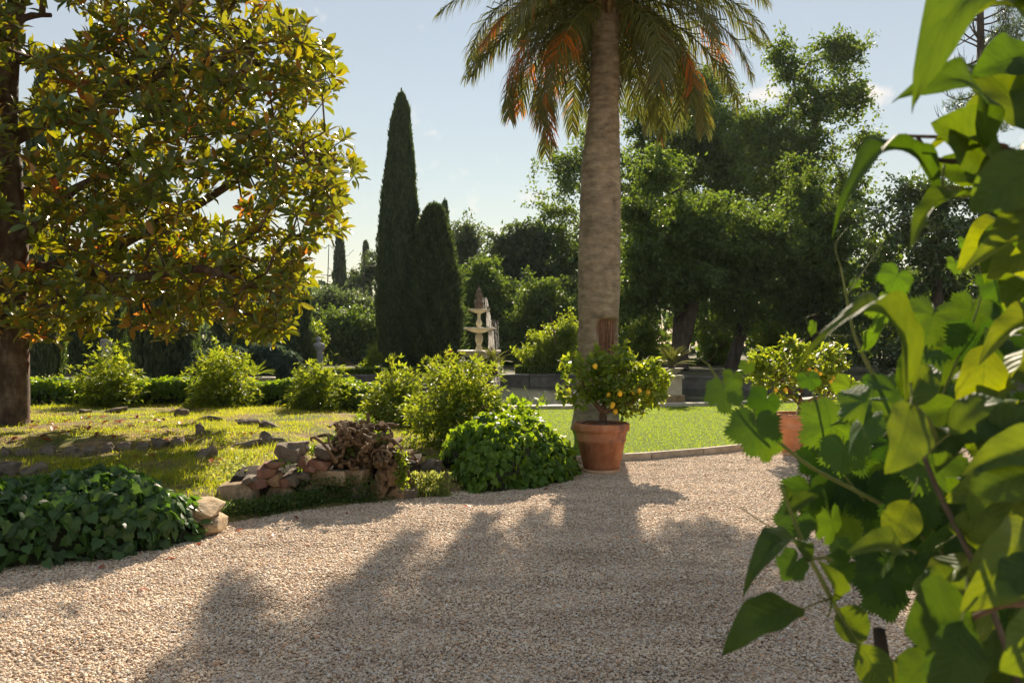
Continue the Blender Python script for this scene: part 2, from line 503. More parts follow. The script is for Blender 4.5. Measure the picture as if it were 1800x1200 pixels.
M['coping'] = surf_mat('pale_coping_stone', [(.3, (.30, .27, .21)), (.7, (.52, .48, .40))], 4, .85, .5, 30, extra=((.16, .14, .10), 3, .58, .72))
M['fountain'] = surf_mat('fountain_stone', [(.3, (.36, .30, .18)), (.55, (.56, .50, .36)), (.75, (.68, .63, .52))], 5, .55, .5, 24, spec=.5, extra=((.17, .13, .08), 5, .56, .72))
M['fountain_dark'] = surf_mat('fountain_dark_stone', [(.3, (.10, .065, .045)), (.6, (.24, .17, .12)), (.75, (.4, .33, .27))], 9, .5, .8, 30, spec=.5)
M['statue'] = surf_mat('statue_stone', [(.3, (.17, .17, .17)), (.55, (.34, .34, .34)), (.75, (.5, .5, .49))], 7, .85, .6, 30)
M['kerb'] = surf_mat('kerb_stone', [(.3, (.30, .24, .18)), (.7, (.50, .43, .35))], 7, .9, .6, 40)
M['terracotta'] = surf_mat('terracotta', [(.3, (.33, .12, .06)), (.55, (.50, .21, .11)), (.75, (.60, .32, .20))], 5, .8, .3, 50, stretch=(1, 1, .8), extra=((.16, .085, .07), 3.2, .54, .66))
M['terracotta_pale'] = surf_mat('terracotta_pale', [(.3, (.42, .25, .13)), (.7, (.60, .40, .26))], 9, .85, .4, 40)
M['terracotta_clean'] = surf_mat('terracotta_clean', [(.3, (.42, .17, .085)), (.6, (.56, .25, .14)), (.75, (.62, .35, .23))], 5, .8, .3, 50, extra=((.62, .48, .38), 6, .64, .78))
M['soil'] = surf_mat('potting_soil', [(.3, (.02, .014, .01)), (.7, (.075, .05, .035))], 30, .95, 1, 60, bdist=.03)
M['lemon'] = surf_mat('lemon_skin', [(.3, (.72, .36, .02)), (.7, (.85, .55, .03))], 3, .45, .25, 60, spec=.5)
M['hose'] = surf_mat('black_hose', [(.3, (.01, .01, .012)), (.7, (.03, .03, .035))], 3, .35, .1, 20, spec=.5)
M['white_paint'] = surf_mat('white_paint', [(.3, (.6, .6, .55)), (.7, (.78, .78, .74))], 3, .6, .1, 20)

# ------------------------------------------------------------------ setting: ground, gravel, lawns, pool
def sstep(a, b, x):
    t = np.clip((np.asarray(x, float) - a) / (b - a), 0, 1)
    return t * t * (3 - 2 * t)
FRONT_X = np.array([-40, -12, -6, -4, -2.75, -2.35, -0.95, 0.1, 0.5, .75, 1.2])
FRONT_Y = np.array([5.0, 5.6, 6.1, 6.45, 7.35, 7.95, 8.95, 9.8, 10.8, 11.35, 13])
def front(X): return np.interp(X, FRONT_X, FRONT_Y)
def left_h(X, Y):
    X = np.asarray(X, float); Y = np.asarray(Y, float)
    e = Y - front(X)
    h = .04 + .17 * sstep(0, .8, e) + .06 * sstep(.8, 4, e) + .09 * sstep(10.9, 11.3, Y + .12 * np.sin(X * 2.1)) * sstep(-2.2, -3.4, X) * 1.0
    h = h + .02 * np.sin(X * 1.7 + Y * .6) * np.sin(Y * 1.3) + .012 * np.sin(X * 5.1) * np.sin(Y * 4.3 + 1)
    h = h + .06 * sstep(11, 16, Y) * sstep(-3.4, -1, X)
    return -.03 + (h + .03) * sstep(.45, -.6, X) * sstep(-.06, .06, e)
def ground_px(x, y, h=left_h):
    for d in np.arange(5, 45, .02):
        X = (x - 900) / FPX * d
        if EYE - (y - 600) / FPX * d <= float(h(X, d)): return np.array((X, d, float(h(X, d))))
    return P(x, y, 40)

# base ground
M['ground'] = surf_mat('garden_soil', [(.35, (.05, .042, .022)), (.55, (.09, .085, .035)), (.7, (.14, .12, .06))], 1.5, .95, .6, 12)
V, F = box(-260, 260, -60, 300, -1, -.06)
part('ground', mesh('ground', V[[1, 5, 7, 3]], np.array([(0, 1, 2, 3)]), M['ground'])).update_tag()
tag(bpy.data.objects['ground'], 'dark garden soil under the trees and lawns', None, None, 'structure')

# gravel drive
def gravel_mat(name, islands):
    m, t, out = new_mat(name)
    stops = [(0, (.30, .20, .135)), (.12, (.50, .37, .25)), (.3, (.65, .51, .37)), (.5, (.72, .58, .43)), (.62, (.56, .50, .43)),
             (.74, (.77, .65, .50)), (.84, (.62, .36, .21)), (.92, (.38, .35, .32)), (1, (.82, .75, .65))]
    p = t.nodes.new('ShaderNodeBsdfPrincipled'); p.inputs['Roughness'].default_value = .75; p.inputs['Specular IOR Level'].default_value = .35
    if islands:
        g = t.nodes.new('ShaderNodeNewGeometry')
        col = ramp(t, g.outputs['Random Per Island'], stops)
        n = noise_node(t, 160, 3)
        mx = t.nodes.new('ShaderNodeMix'); mx.data_type = 'RGBA'; mx.blend_type = 'MULTIPLY'; mx.inputs[0].default_value = .5
        t.links.new(col, mx.inputs[6]); t.links.new(ramp(t, n.outputs[0], [(.3, (.6, .6, .6)), (.7, (1.25, 1.25, 1.25))]), mx.inputs[7])
        gp = t.nodes.new('ShaderNodeNewGeometry'); mp_ = t.nodes.new('ShaderNodeMapping'); mp_.inputs['Scale'].default_value = (.5, 1.6, 1); mp_.inputs['Rotation'].default_value = (0, 0, .25)
        t.links.new(gp.outputs['Position'], mp_.inputs[0]); nl_ = noise_node(t, 1.6, 6, .65, vec=mp_.outputs[0])
        mz = t.nodes.new('ShaderNodeMix'); mz.data_type = 'RGBA'; mz.blend_type = 'MULTIPLY'; mz.inputs[0].default_value = 1
        t.links.new(mx.outputs[2], mz.inputs[6]); t.links.new(ramp(t, nl_.outputs[0], [(.32, (.74, .70, .66)), (.5, (1, 1, 1)), (.7, (1.12, 1.1, 1.06))]), mz.inputs[7])
        t.links.new(mz.outputs[2], p.inputs['Base Color'])
    else:
        tcn = t.nodes.new('ShaderNodeTexCoord')
        v = t.nodes.new('ShaderNodeTexVoronoi'); v.inputs['Scale'].default_value = 75; v.inputs['Randomness'].default_value = 1
        t.links.new(tcn.outputs['Object'], v.inputs['Vector'])
        s = t.nodes.new('ShaderNodeSeparateColor'); t.links.new(v.outputs['Color'], s.inputs[0])
        t.links.new(ramp(t, s.outputs[0], stops), p.inputs['Base Color'])
        b = t.nodes.new('ShaderNodeBump'); b.inputs['Strength'].default_value = .9; b.inputs['Distance'].default_value = .012; b.invert = True
        t.links.new(v.outputs['Distance'], b.inputs['Height']); t.links.new(b.outputs[0], p.inputs['Normal'])
    t.links.new(p.outputs[0], out.inputs['Surface'])
    return m
M['gravel'] = gravel_mat('gravel', False)
M['pebble'] = gravel_mat('pebble', True)
V = np.array([(-30, -20, 0), (30, -20, 0), (30, 17, 0), (-30, 17, 0)], float)
gravel = tag(part('gravel_drive', mesh('gravel_drive', V, np.array([(0, 1, 2, 3)]), M['gravel'])), 'tan pea gravel drive across the foreground', None, None, 'structure')
T = 1.25
n = 12500
g = np.stack([rng.uniform(-T / 2, T / 2, n), rng.uniform(-T / 2, T / 2, n)], -1)
und = .006 * np.sin(g[:, 0] * 2 * np.pi / T) * np.sin(g[:, 1] * 2 * np.pi / T)
pos = np.concatenate([g, (rng.uniform(-.001, .010, n) + und)[:, None]], 1)
s0 = rng.lognormal(math.log(.0060), .28, n)
S = s0[:, None] * np.stack([rng.uniform(.9, 1.5, n), rng.uniform(.8, 1.15, n), rng.uniform(.5, .85, n)], -1)
R = frames(norm(np.concatenate([rng.normal(size=(n, 2)), rng.normal(size=(n, 1)) * .25], 1)), norm(np.array((0, 0, 1)) + rng.normal(size=(n, 3)) * .25))
pv = ICO1[0] * (1 + .12 * rng.normal(size=(len(ICO1[0]), 1)))
V, F = inst(pv, ICO1[1], pos, R, S)
pebble_me = mesh('gravel_patch', V, F, M['pebble'])
for iy in range(10):
    y = 2.6 + T * (iy + .5)
    for ix in range(-11, 12):
        x = ix * T + (.31 if iy % 2 else 0)
        if abs(x) > .62 * y + 1.6: continue
        if y > front(x) + 1.0 and x < .7: continue
        o = part('gravel_patch', pebble_me, gravel, (x, y, .003), (0, 0, random.choice((0, 1, 2, 3)) * math.pi / 2), (random.choice((-1, 1)), 1, 1))
        o['kind'] = 'stuff'

# left lawn terrain
def lawn_mat(name, soil_amt, green):
    m, t, out = new_mat(name)
    n1 = noise_node(t, .9, 6, .6); n2 = noise_node(t, 9, 7, .7)
    c1 = ramp(t, n2.outputs[0], [(.3, (.09, .06, .03)), (.5, (.22, .155, .08)), (.7, (.34, .26, .14))])
    c2 = ramp(t, n2.outputs[0], [(.3, tuple(np.array(green) * .55)), (.55, green), (.75, tuple(np.array(green) * 1.6))])
    mk = ramp(t, n1.outputs[0], [(soil_amt - .08, (1, 1, 1)), (soil_amt + .1, (0, 0, 0))])
    mx = t.nodes.new('ShaderNodeMix'); mx.data_type = 'RGBA'
    t.links.new(mk, mx.inputs[0]); t.links.new(c2, mx.inputs[6]); t.links.new(c1, mx.inputs[7])
    p = t.nodes.new('ShaderNodeBsdfPrincipled'); p.inputs['Roughness'].default_value = .95; p.inputs['Specular IOR Level'].default_value = .1
    t.links.new(mx.outputs[2], p.inputs['Base Color'])
    b = t.nodes.new('ShaderNodeBump'); b.inputs['Strength'].default_value = .8; b.inputs['Distance'].default_value = .03
    n3 = noise_node(t, 40, 6, .7)
    t.links.new(n3.outputs[0], b.inputs['Height']); t.links.new(b.outputs[0], p.inputs['Normal'])
    t.links.new(p.outputs[0], out.inputs['Surface'])
    return m
M['lawn_left'] = lawn_mat('rough_lawn', .52, (.10, .125, .03))
M['lawn_right'] = lawn_mat('mown_lawn', .12, (.085, .14, .022))
xs = np.concatenate([np.linspace(-60, -13, 20), np.linspace(-12.5, 1.6, 120)])
ts = np.concatenate([np.linspace(-.1, 1, 14), np.linspace(1.1, 13, 90)[0:], np.array([18, 30.])])
XX, TT = np.meshgrid(xs, ts)
YY = np.minimum(front(XX) + TT * np.where(TT > 0, (30 - front(XX)) / 30 * 1.2, 1), np.interp(XX, [-60, -14, -11.5, 2], [30, 30, 19.0, 18.9]) + TT * .002)
ZZ = left_h(XX, YY)
nx, ny = len(xs), len(ts)
i = np.arange(ny - 1)[:, None] * nx; j = np.arange(nx - 1)[None]
F = np.stack([i + j, i + j + 1, i + nx + j + 1, i + nx + j], -1).reshape(-1, 4)
tag(part('rough_lawn', mesh('rough_lawn', np.stack([XX, YY, ZZ], -1), F, M['lawn_left'])), 'rough sunlit lawn rising on the left below the magnolia', None, None, 'structure')

# pool
PC = np.array((-0.95, 25.4)); PA, PB = 10.2, 5.3
def ell(th, k=0.0): return np.stack([PC[0] + (PA + k) * np.cos(th), PC[1] + (PB + k) * np.sin(th)], -1)
def near_edge(X, k=.45):
    q = np.clip((np.asarray(X, float) - PC[0]) / (PA + k), -1, 1)
    return PC[1] - (PB + k) * np.sqrt(1 - q * q)
m, t, out = new_mat('pool_water')
p = t.nodes.new('ShaderNodeBsdfPrincipled'); p.inputs['Base Color'].default_value = (.025, .032, .016, 1); p.inputs['Roughness'].default_value = .06
n1 = noise_node(t, 6, 5, .65, dist=.8); b = t.nodes.new('ShaderNodeBump'); b.inputs['Strength'].default_value = .5; b.inputs['Distance'].default_value = .05
t.links.new(n1.outputs[0], b.inputs['Height']); t.links.new(b.outputs[0], p.inputs['Normal']); t.links.new(p.outputs[0], out.inputs['Surface'])
M['water'] = m
th = np.linspace(0, 2 * np.pi, 96, endpoint=False)
e = ell(th, .05)
V = np.concatenate([np.concatenate([e, np.full((96, 1), .03)], 1), [(*PC, .03)]])
F = np.array([(k, (k + 1) % 96, 96) for k in range(96)])
tag(part('pool_water', mesh('pool_water', V, F, M['water'])), 'still dark green water of the garden pool', None, None, 'structure')
def ring_block(t0, t1, k0, k1, z0, z1, n=4):
    th = np.linspace(t0, t1, n); a, b_ = ell(th, k0), ell(th, k1)
    V = np.concatenate([np.concatenate([q, np.full((n, 1), z)], 1) for q, z in ((a, z0), (b_, z0), (b_, z1), (a, z1))])
    F = []
    for k in range(n - 1):
        for c in range(4):
            d = (c + 1) % 4
            F.append((c * n + k, d * n + k, d * n + k + 1, c * n + k + 1))
    F.append((0, 3 * n, 2 * n, n)); F.append((n - 1, 2 * n - 1, 3 * n - 1, 4 * n - 1))
    return V, np.array(F)
cop = thing('pool_coping', (PC[0], PC[1] - PB, 0), 'pale stone coping along the near edge of the pool', 'coping')
N = 22
for k in range(N):
    a0 = math.radians(195) + math.radians(165) * k / N; a1 = math.radians(195) + math.radians(165) * (k + .985) / N
    z = .155 + rng.uniform(-.008, .008)
    V, F = ring_block(a0, a1, .0, .42, -.05, z)
    part('coping_stone', mesh('coping_stone', V, F, M['coping'], flat=True), cop)
wall = thing('pool_wall', (PC[0], PC[1] + PB, 0), 'low grey stone wall along the far side of the pool', 'wall')
N = 12
for k in range(N):
    a0 = math.radians(0) + math.radians(195) * k / N; a1 = math.radians(0) + math.radians(195) * (k + .99) / N
    V, F = ring_block(a0, a1, .0, .35, -.05, .40, 7)
    part('wall_section', mesh('wall_section', V, F, M['pool_stone'], flat=True), wall)
    V, F = ring_block(a0, a1, -.04, .40, .402, .46, 7)
    part('cap_stone', mesh('cap_stone', V, F, M['pool_stone'], flat=True), wall)
# raised ground beyond the pool
th = np.radians(np.linspace(-20, 200, 80))
hz_ = .06 + .36 * sstep(0, 25, np.degrees(th)) * sstep(180, 155, np.degrees(th))
rows = []
for k, gr in ((.3, 0), (1.5, 0), (5, .05), (12, .2), (40, 1.2), (120, 3), (200, 6)):
    q = ell(th, k) if k < 50 else PC + np.stack([np.cos(th), np.sin(th)], -1) * (k + 10)
    rows.append(np.concatenate([q, (hz_ + gr * 0.0)[:, None]], 1))
V = np.concatenate(rows); n = len(th)
i = np.arange(len(rows) - 1)[:, None] * n; j = np.arange(n - 1)[None]
F = np.stack([i + j, i + j + 1, i + n + j + 1, i + n + j], -1).reshape(-1, 4)
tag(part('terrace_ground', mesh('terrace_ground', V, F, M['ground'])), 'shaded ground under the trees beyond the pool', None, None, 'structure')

# kerb and mown lawn on the right
KX = np.array([.2, .85, 1.55, 2.5, 3.4, 4.3, 5.2, 6.5, 8.5, 12, 20]); KY = np.array([11.25, 11.4, 11.62, 12.1, 12.7, 13.35, 14.0, 14.9, 16.0, 17.2, 19])
def kerb_y(X): return np.interp(X, KX, KY)
kerb = tag(part('kerb', mesh('kerb', box(.2, .3, 11.24, 11.33, -.02, .05)[0], box(0, 1, 0, 1, 0, 1)[1], M['kerb'])), 'low stone kerb between gravel and mown lawn', None, None, 'structure')
x = .3
while x < 12:
    x1 = x + .82
    a = np.array((x, kerb_y(x))); b_ = np.array((x1 - .012, kerb_y(x1 - .012))); d = norm(b_ - a); nn = np.array((-d[1], d[0])) * .10
    z = .105 + rng.uniform(-.006, .006)
    q = [a, b_, b_ + nn, a + nn]
    V = np.array([(*v, -.02) for v in q] + [(*v, z - .012) for v in q] + [(*(q[0] + nn * .12), z), (*(q[1] + nn * .12), z), (*(q[2] - nn * .12), z), (*(q[3] - nn * .12), z)])
    F = np.array([(0, 1, 5, 4), (1, 2, 6, 5), (2, 3, 7, 6), (3, 0, 4, 7), (4, 5, 9, 8), (5, 6, 10, 9), (6, 7, 11, 10), (7, 4, 8, 11), (8, 9, 10, 11)])
    part('kerb_stone', mesh('kerb_stone', V, F, M['kerb'], flat=True), kerb)
    x = x1
xs = np.linspace(-1.5, 30, 110)
y0 = kerb_y(xs) + .06; y1 = np.where(xs < 8.6, near_edge(xs, .40), np.interp(xs, [8.6, 10, 12, 30], [22.6, 27, 32, 40]))
fr = np.linspace(0, 1, 12)
YY = y0[None] + (y1 - y0)[None] * fr[:, None]; XX = np.repeat(xs[None], 12, 0)
def right_h(X, Y): return .08 + .012 * np.sin(np.asarray(X) * 1.3) * np.sin(np.asarray(Y) * .9)
ZZ = right_h(XX, YY); nx = len(xs)
i = np.arange(11)[:, None] * nx; j = np.arange(nx - 1)[None]
F = np.stack([i + j, i + j + 1, i + nx + j + 1, i + nx + j], -1).reshape(-1, 4)
tag(part('mown_lawn', mesh('mown_lawn', np.stack([XX, YY, ZZ], -1), F, M['lawn_right'])), 'bright mown lawn between the kerb and the pool', None, None, 'structure')

# grass blades
def blades(pos, hgt, wid, lean, name, mat):
    n = len(pos)
    dirs = norm(np.concatenate([rng.normal(size=(n, 2)) * lean, np.ones((n, 1))], 1))
    side = norm(np.concatenate([rng.normal(size=(n, 2)), np.zeros((n, 1))], 1)) * wid[:, None]
    bend = np.concatenate([rng.normal(size=(n, 2)) * .35, np.full((n, 1), -.1)], 1) * hgt[:, None]
    a = pos - side * .5; b = pos + side * .5; mid = pos + dirs * (hgt * .55)[:, None]; c = mid - side * .35; d = mid + side * .35
    tip = pos + dirs * hgt[:, None] + bend
    V = np.stack([a, b, d, c, tip], 1).reshape(-1, 3)
    k = np.arange(n) * 5
    return mesh(name, V, [np.stack([k, k + 1, k + 2, k + 3], -1), np.stack([k + 3, k + 2, k + 4], -1)], mat)
N = 230000
Y = rng.uniform(6.3, 18.4, N); X = rng.uniform(-1, 1, N) * 0
X = -.64 * Y - .3 + rng.uniform(0, 1, N) * (.64 * Y + .9)
keep = (Y > front(X) + .12) & (X < .5) & (rng.uniform(0, 1, N) < np.clip((Y / 14), .5, 1))
pn = vnoise(np.stack([X, Y], -1), 1.6, 4) + .6 * vnoise(np.stack([X, Y], -1), 6, 9)
keep &= rng.uniform(-.75, .6, N) < pn * 1.3 - .06
X, Y, pn = X[keep], Y[keep], pn[keep]
h = np.clip(.035 + .03 * pn + .02 * rng.normal(size=len(X)), .012, .11) * (1 + 1.0 * (rng.uniform(size=len(X)) < .03))
pos = np.stack([X, Y, left_h(X, Y) - .004], -1)
tag(part('lawn_grass', blades(pos, h, rng.uniform(.004, .009, len(X)), .45, 'lawn_grass', M['grass'])), 'patchy yellow green grass of the rough lawn', 'grass', None, 'stuff')
# taller tussocks round the stones
tc_ = np.array([ground_px(x, y) for x, y in [(110, 815), (140, 818), (200, 812), (235, 800), (300, 800), (330, 790), (60, 815), (250, 845), (300, 850), (390, 775), (410, 800), (480, 790), (350, 850), (380, 850), (415, 815), (90, 830), (165, 815), (320, 835), (400, 845), (285, 842), (340, 815), (445, 800), (520, 760), (350, 745), (30, 715), (75, 705), (160, 705), (700, 770), (725, 790), (735, 760)]])
cn = 90
c = np.repeat(tc_, cn, 0); c[:, :2] += rng.normal(size=(len(c), 2)) * .11
c[:, 2] = left_h(c[:, 0], c[:, 1]) - .005
tag(part('tussock_grass', blades(c, rng.uniform(.06, .17, len(c)), rng.uniform(.004, .008, len(c)), .4, 'tussock_grass', M['grass'])), 'taller grass tussocks growing round the lawn stones', 'grass', None, 'stuff')
N = 150000
Y = rng.uniform(11.2, 22.5, N); X = rng.uniform(-.8, 12, N)
y1 = np.where(X < 8.6, near_edge(X, .45), 24)
keep = (Y > kerb_y(X) + .09) & (Y < y1) & (X < .64 * Y + .3)
X, Y = X[keep], Y[keep]
pos = np.stack([X, Y, right_h(X, Y) - .003], -1)
h = rng.uniform(.018, .045, len(X))
tag(part('mown_grass', blades(pos, h, rng.uniform(.004, .009, len(X)), .5, 'mown_grass', M['grass_green'])), 'short bright green grass of the mown lawn', 'grass', None, 'stuff')

# ------------------------------------------------------------------ trees
def in_poly(x, y, poly):
    poly = np.asarray(poly, float); ins = np.zeros(len(x), bool); n = len(poly)
    for a in range(n):
        x0, y0 = poly[a]; x1, y1 = poly[(a + 1) % n]
        c = ((y0 > y) != (y1 > y)) & (x < (x1 - x0) * (y - y0) / (y1 - y0 + 1e-9) + x0)
        ins ^= c
    return ins

# ---- magnolia on the left
MD = 13.3
mag_base = np.array((*P(22, 600, MD)[:2], 0)); mag_base[2] = float(left_h(mag_base[0], mag_base[1]))
mag = thing('magnolia_tree', mag_base, 'large southern magnolia with rust-backed glossy leaves on the left lawn', 'tree')
outline = [(-420, -330), (420, -330), (470, -60), (470, 5), (520, 40), (556, 45), (592, 105), (588, 168), (545, 200), (560, 228), (606, 228), (630, 305), (598, 350), (606, 400),
           (560, 425), (552, 490), (520, 545), (490, 600), (452, 606), (410, 575), (360, 560), (330, 585), (285, 595), (240, 578), (200, 585), (140, 590), (60, 612), (20, 575), (-60, 600), (-420, 560)]
holes = [(92, 45, 62, 40), (40, 150, 50, 32), (225, 205, 30, 22), (372, 372, 45, 22), (215, 425, 28, 13), (60, 250, 40, 25), (540, 212, 22, 14), (310, 312, 18, 12), (25, 120, 30, 30),
         (75, 465, 30, 22), (500, 395, 25, 14), (430, 25, 22, 22), (150, 400, 22, 14), (345, 240, 16, 12), (20, 430, 30, 60), (30, 330, 26, 60), (410, 345, 40, 18), (555, 455, 22, 20), (470, 440, 16, 12), (300, 440, 16, 10), (130, 250, 18, 14), (420, 180, 14, 12), (540, 560, 30, 26)]
N = 16000
x = rng.uniform(-420, 635, N); y = rng.uniform(-330, 615, N)
k = in_poly(x, y, outline)
dd = np.clip(rng.normal(size=N) * 1.15, -2.1, 2.1)
for (cx, cy, rx, ry) in holes:
    k &= ~((((x - cx) / rx) ** 2 + ((y - cy) / ry) ** 2) < 1)
tips = np.stack([(x - 900) / FPX * (MD + dd), MD + dd, EYE - (y - 600) / FPX * (MD + dd)], -1)
nz_ = vnoise(tips, 2.1, 21)
k &= nz_ > -.42
k &= tips[:, 2] > 1.55
tips = tips[k][:4300]
B = lambda x, y, d=0: P(x, y, MD + d)
tr = [mag_base, B(23, 722), B(22, 620), B(18, 520), B(24, 430), B(20, 340), B(12, 230), B(16, 120), B(30, 0), B(60, -150)]
chains = [(tr, [.27, .175, .16, .155, .15, .14, .12, .10, .08, .05], None),
          ([B(24, 430), B(70, 395, -.2), B(118, 340, -.4), B(160, 318, -.5), B(200, 300, -.6)], [.10, .085, .075, .06, .04], 1),
          ([B(20, 470), B(110, 470, .3), B(210, 430, .5), B(285, 388, .5), B(345, 362, .4), B(395, 330, .4), B(440, 300, .3), B(520, 270, .2)], [.12, .11, .095, .085, .07, .06, .05, .03], 1),
          ([B(14, 250), B(80, 215, .4), B(150, 195, .3), B(235, 140, .1), B(330, 128, -.1), B(420, 90, -.1)], [.085, .075, .065, .05, .04, .025], 1),
          ([B(12, 190), B(14, 60, -.3), B(35, 35, -.5), B(62, 26, -.5), B(90, 27, -.5)], [.09, .07, .05, .045, .035], 1),
          ([B(20, 400), B(-80, 330, .3), B(-180, 250, .4)], [.12, .09, .06], 1),
          ([B(16, 560), B(70, 540, -.5), B(160, 520, -1), B(260, 530, -1.2)], [.05, .045, .035, .02], 1),
          ([B(110, 470, .3), B(230, 490, -.6), B(350, 470, -1), B(450, 500, -1)], [.06, .05, .04, .025], 1)]
paths, tdir = grow(chains, tips, .28, .0065, .43, .10, lowest=2.0)
tm = skeleton_mesh('trunk', paths, M['bark'])
part('trunk', tm, mag)
# leaf whorls
def whorl(nl, seed):
    r = np.random.default_rng(seed)
    phi = np.arange(nl) * 2.4 + r.uniform(0, .5, nl); tilt = np.radians(np.linspace(25, 100, nl) + r.normal(size=nl) * 9)
    yd = np.stack([np.cos(phi) * np.sin(tilt), np.sin(phi) * np.sin(tilt), np.cos(tilt)], -1)
    Rm = frames(yd, np.array((0, 0, 1.)) - .0 * yd)
    tv = L8_V * (1.05, 1, 1)
    return inst(tv, L8_F, yd * .02 - np.array((0, 0, 1)) * np.linspace(0, .05, nl)[:, None], Rm, r.uniform(.17, .25, nl))
WH = [whorl(n_, s_) for n_, s_ in ((8, 1), (9, 2), (7, 3), (10, 4), (8, 5))]
up = norm(tdir * .7 + np.array((0, 0, .75)) + rng.normal(size=tdir.shape) * .3)
dist = np.linalg.norm(tips - np.array((0, 0, EYE)), axis=1)
px = tips[:, 0] / tips[:, 1] * FPX + 900; py = 600 - (tips[:, 2] - EYE) / tips[:, 1] * FPX
vis = (px > -10) & (px < 1800) & (py > -10)
front_ids = [i_ for i_ in np.argsort(dist) if vis[i_]][:300]
fs = set(front_ids)
wm = [mesh('leaf_cluster', *WH[a], M['magnolia']) for a in range(5)]
Rt = frames(norm(np.cross(up, rdir(len(up)))), up)      # z = up
for i_ in front_ids:
    o = part('leaf_cluster', wm[i_ % 5], mag, tips[i_])
    o.rotation_euler = Matrix(Rt[i_].tolist()).to_euler(); o.scale = (1.0,) * 3
acc = Acc()
dry = rng.uniform(size=len(tips)) < .035
for a in range(5):
    ids = [i_ for i_ in range(len(tips)) if i_ not in fs and i_ % 5 == a]
    for dr in (0, 1):
        q = [i_ for i_ in ids if dry[i_] == dr]
        if q: acc.add(*inst(WH[a][0], WH[a][1], tips[q], Rt[q], rng.uniform(.9, 1.1, len(q))), dr)
o = part('crown', acc.mesh('crown', [M['magnolia'], M['magnolia_dry']]), mag); o['kind'] = 'stuff'
yd = np.array([(math.cos(a) * .8, math.sin(a) * .8, .6) for a in np.arange(7) * .9])
V, F = inst(L8_V * (2.2, 1, 1), L8_F, np.zeros((7, 3)), frames(yd, np.array((0, 0, 1.))), .12)
part('blossom', mesh('blossom', V, F, M['petal']), mag, P(332, 290, 11.3))['label'] = 'single open white magnolia flower'

# ---- palm
PD = 15.1
prof_px = [(-55, 1041, 1089), (60, 1040, 1088), (100, 1040, 1088), (125, 1038, 1090), (150, 1036, 1090), (185, 1036, 1088), (200, 1034, 1088), (240, 1029, 1089), (290, 1022, 1091), (400, 1018, 1091),
           (500, 1016, 1090), (560, 1016, 1088), (640, 1015, 1086), (700, 1012, 1087), (735, 1007, 1088), (752, 1003, 1090), (768, 1001, 1092)]
pz = np.array([EYE - (q[0] - 600) / FPX * PD for q in prof_px])[::-1]; pl = np.array([(q[1] - 900) / FPX * PD for q in prof_px])[::-1]; pr = np.array([(q[2] - 900) / FPX * PD for q in prof_px])[::-1]
palm_base = np.array(((pl[0] + pr[0]) / 2, PD, .06))
palm = thing('palm_tree', palm_base, 'tall feather palm with smooth grey-brown trunk behind the lemon pot', 'palm tree')
NZ, NS = 260, 56
zz = np.linspace(pz[0], pz[-1], NZ); cx = np.interp(zz, pz, (pl + pr) / 2); rr = np.interp(zz, pz, (pr - pl) / 2)
ang = np.linspace(0, 2 * np.pi, NS, endpoint=False)
R_ = np.repeat(rr[:, None], NS, 1); Zg = np.repeat(zz[:, None], NS, 1); Ag = np.repeat(ang[None], NZ, 0)
pp = np.stack([np.cos(Ag), np.sin(Ag), Zg], -1)
R_ += .012 * vnoise(pp * (.6, .6, 2.5), 3, 19) + sum(-.012 * np.exp(-((Zg + .03 * vnoise(pp, 2, 60 + k_) - z_) / .014) ** 2) for k_, z_ in enumerate(np.random.default_rng(4).uniform(.4, 7.2, 34))) + .005 * np.sin(Zg * 62 + 1.5 * vnoise(pp, 1.2, 5)) * (.5 + .5 * sstep(2, 5, Zg)) + .012 * vnoise(pp, 2.5, 6) + .005 * vnoise(pp, 12, 8)
da = np.abs((Ag - math.radians(-56) + np.pi) % (2 * np.pi) - np.pi)
wob = .20 * vnoise(pp * (1, 1, .8), 5, 14) + .08 * vnoise(pp, 15, 15)
wound = sstep(.80, .66, da + wob) * sstep(.75, .95, Zg + wob) * sstep(2.06, 2.02, Zg + wob * .25)
wound2 = sstep(.25, .18, np.abs((Ag - math.radians(-95) + np.pi) % (2 * np.pi) - np.pi) + wob) * sstep(1.2, 1.35, Zg + wob) * sstep(1.75, 1.5, Zg + wob)
R_ -= wound * (.10 + .02 * vnoise(pp * (6, 6, 1), 6, 17))
pit = np.zeros_like(R_)
for (x_, y_, s_) in [(1052, 267, 3), (1060, 308, 3.5), (1046, 155, 3), (1062, 225, 5), (1070, 238, 5), (1078, 232, 3.5), (1055, 230, 3), (1083, 242, 3), (1068, 217, 3), (1066, 362, 2.5), (1072, 366, 2), (1078, 368, 2), (1082, 395, 3), (1085, 415, 4), (1086, 440, 4), (1072, 322, 2), (1049, 215, 3), (1059, 243, 3)]:
    X_ = (x_ - 900) / FPX * PD; Z_ = EYE - (y_ - 600) / FPX * PD; s_ = s_ / FPX * PD
    gx = np.interp(Zg[:, 0], zz, cx)[:, None] + R_ * np.cos(Ag)
    q = np.exp(-(((gx - X_) / s_) ** 2 + ((Zg - Z_) / s_) ** 2)) * (np.sin(Ag) < 0)
    pit = np.maximum(pit, q)
R_ -= pit * .03
V = np.stack([cx[:, None] + R_ * np.cos(Ag), PD + R_ * np.sin(Ag), Zg], -1).reshape(-1, 3)
i = np.arange(NZ - 1)[:, None] * NS; j = np.arange(NS)[None]; j2 = (j + 1) % NS
F = np.stack([i + j, i + j2, i + NS + j2, i + NS + j], -1).reshape(-1, 4)
m, t, out = new_mat('palm_trunk')
tcn = t.nodes.new('ShaderNodeTexCoord')
mp = t.nodes.new('ShaderNodeMapping'); mp.inputs['Scale'].default_value = (2.2, 2.2, 5); t.links.new(tcn.outputs['Object'], mp.inputs[0])
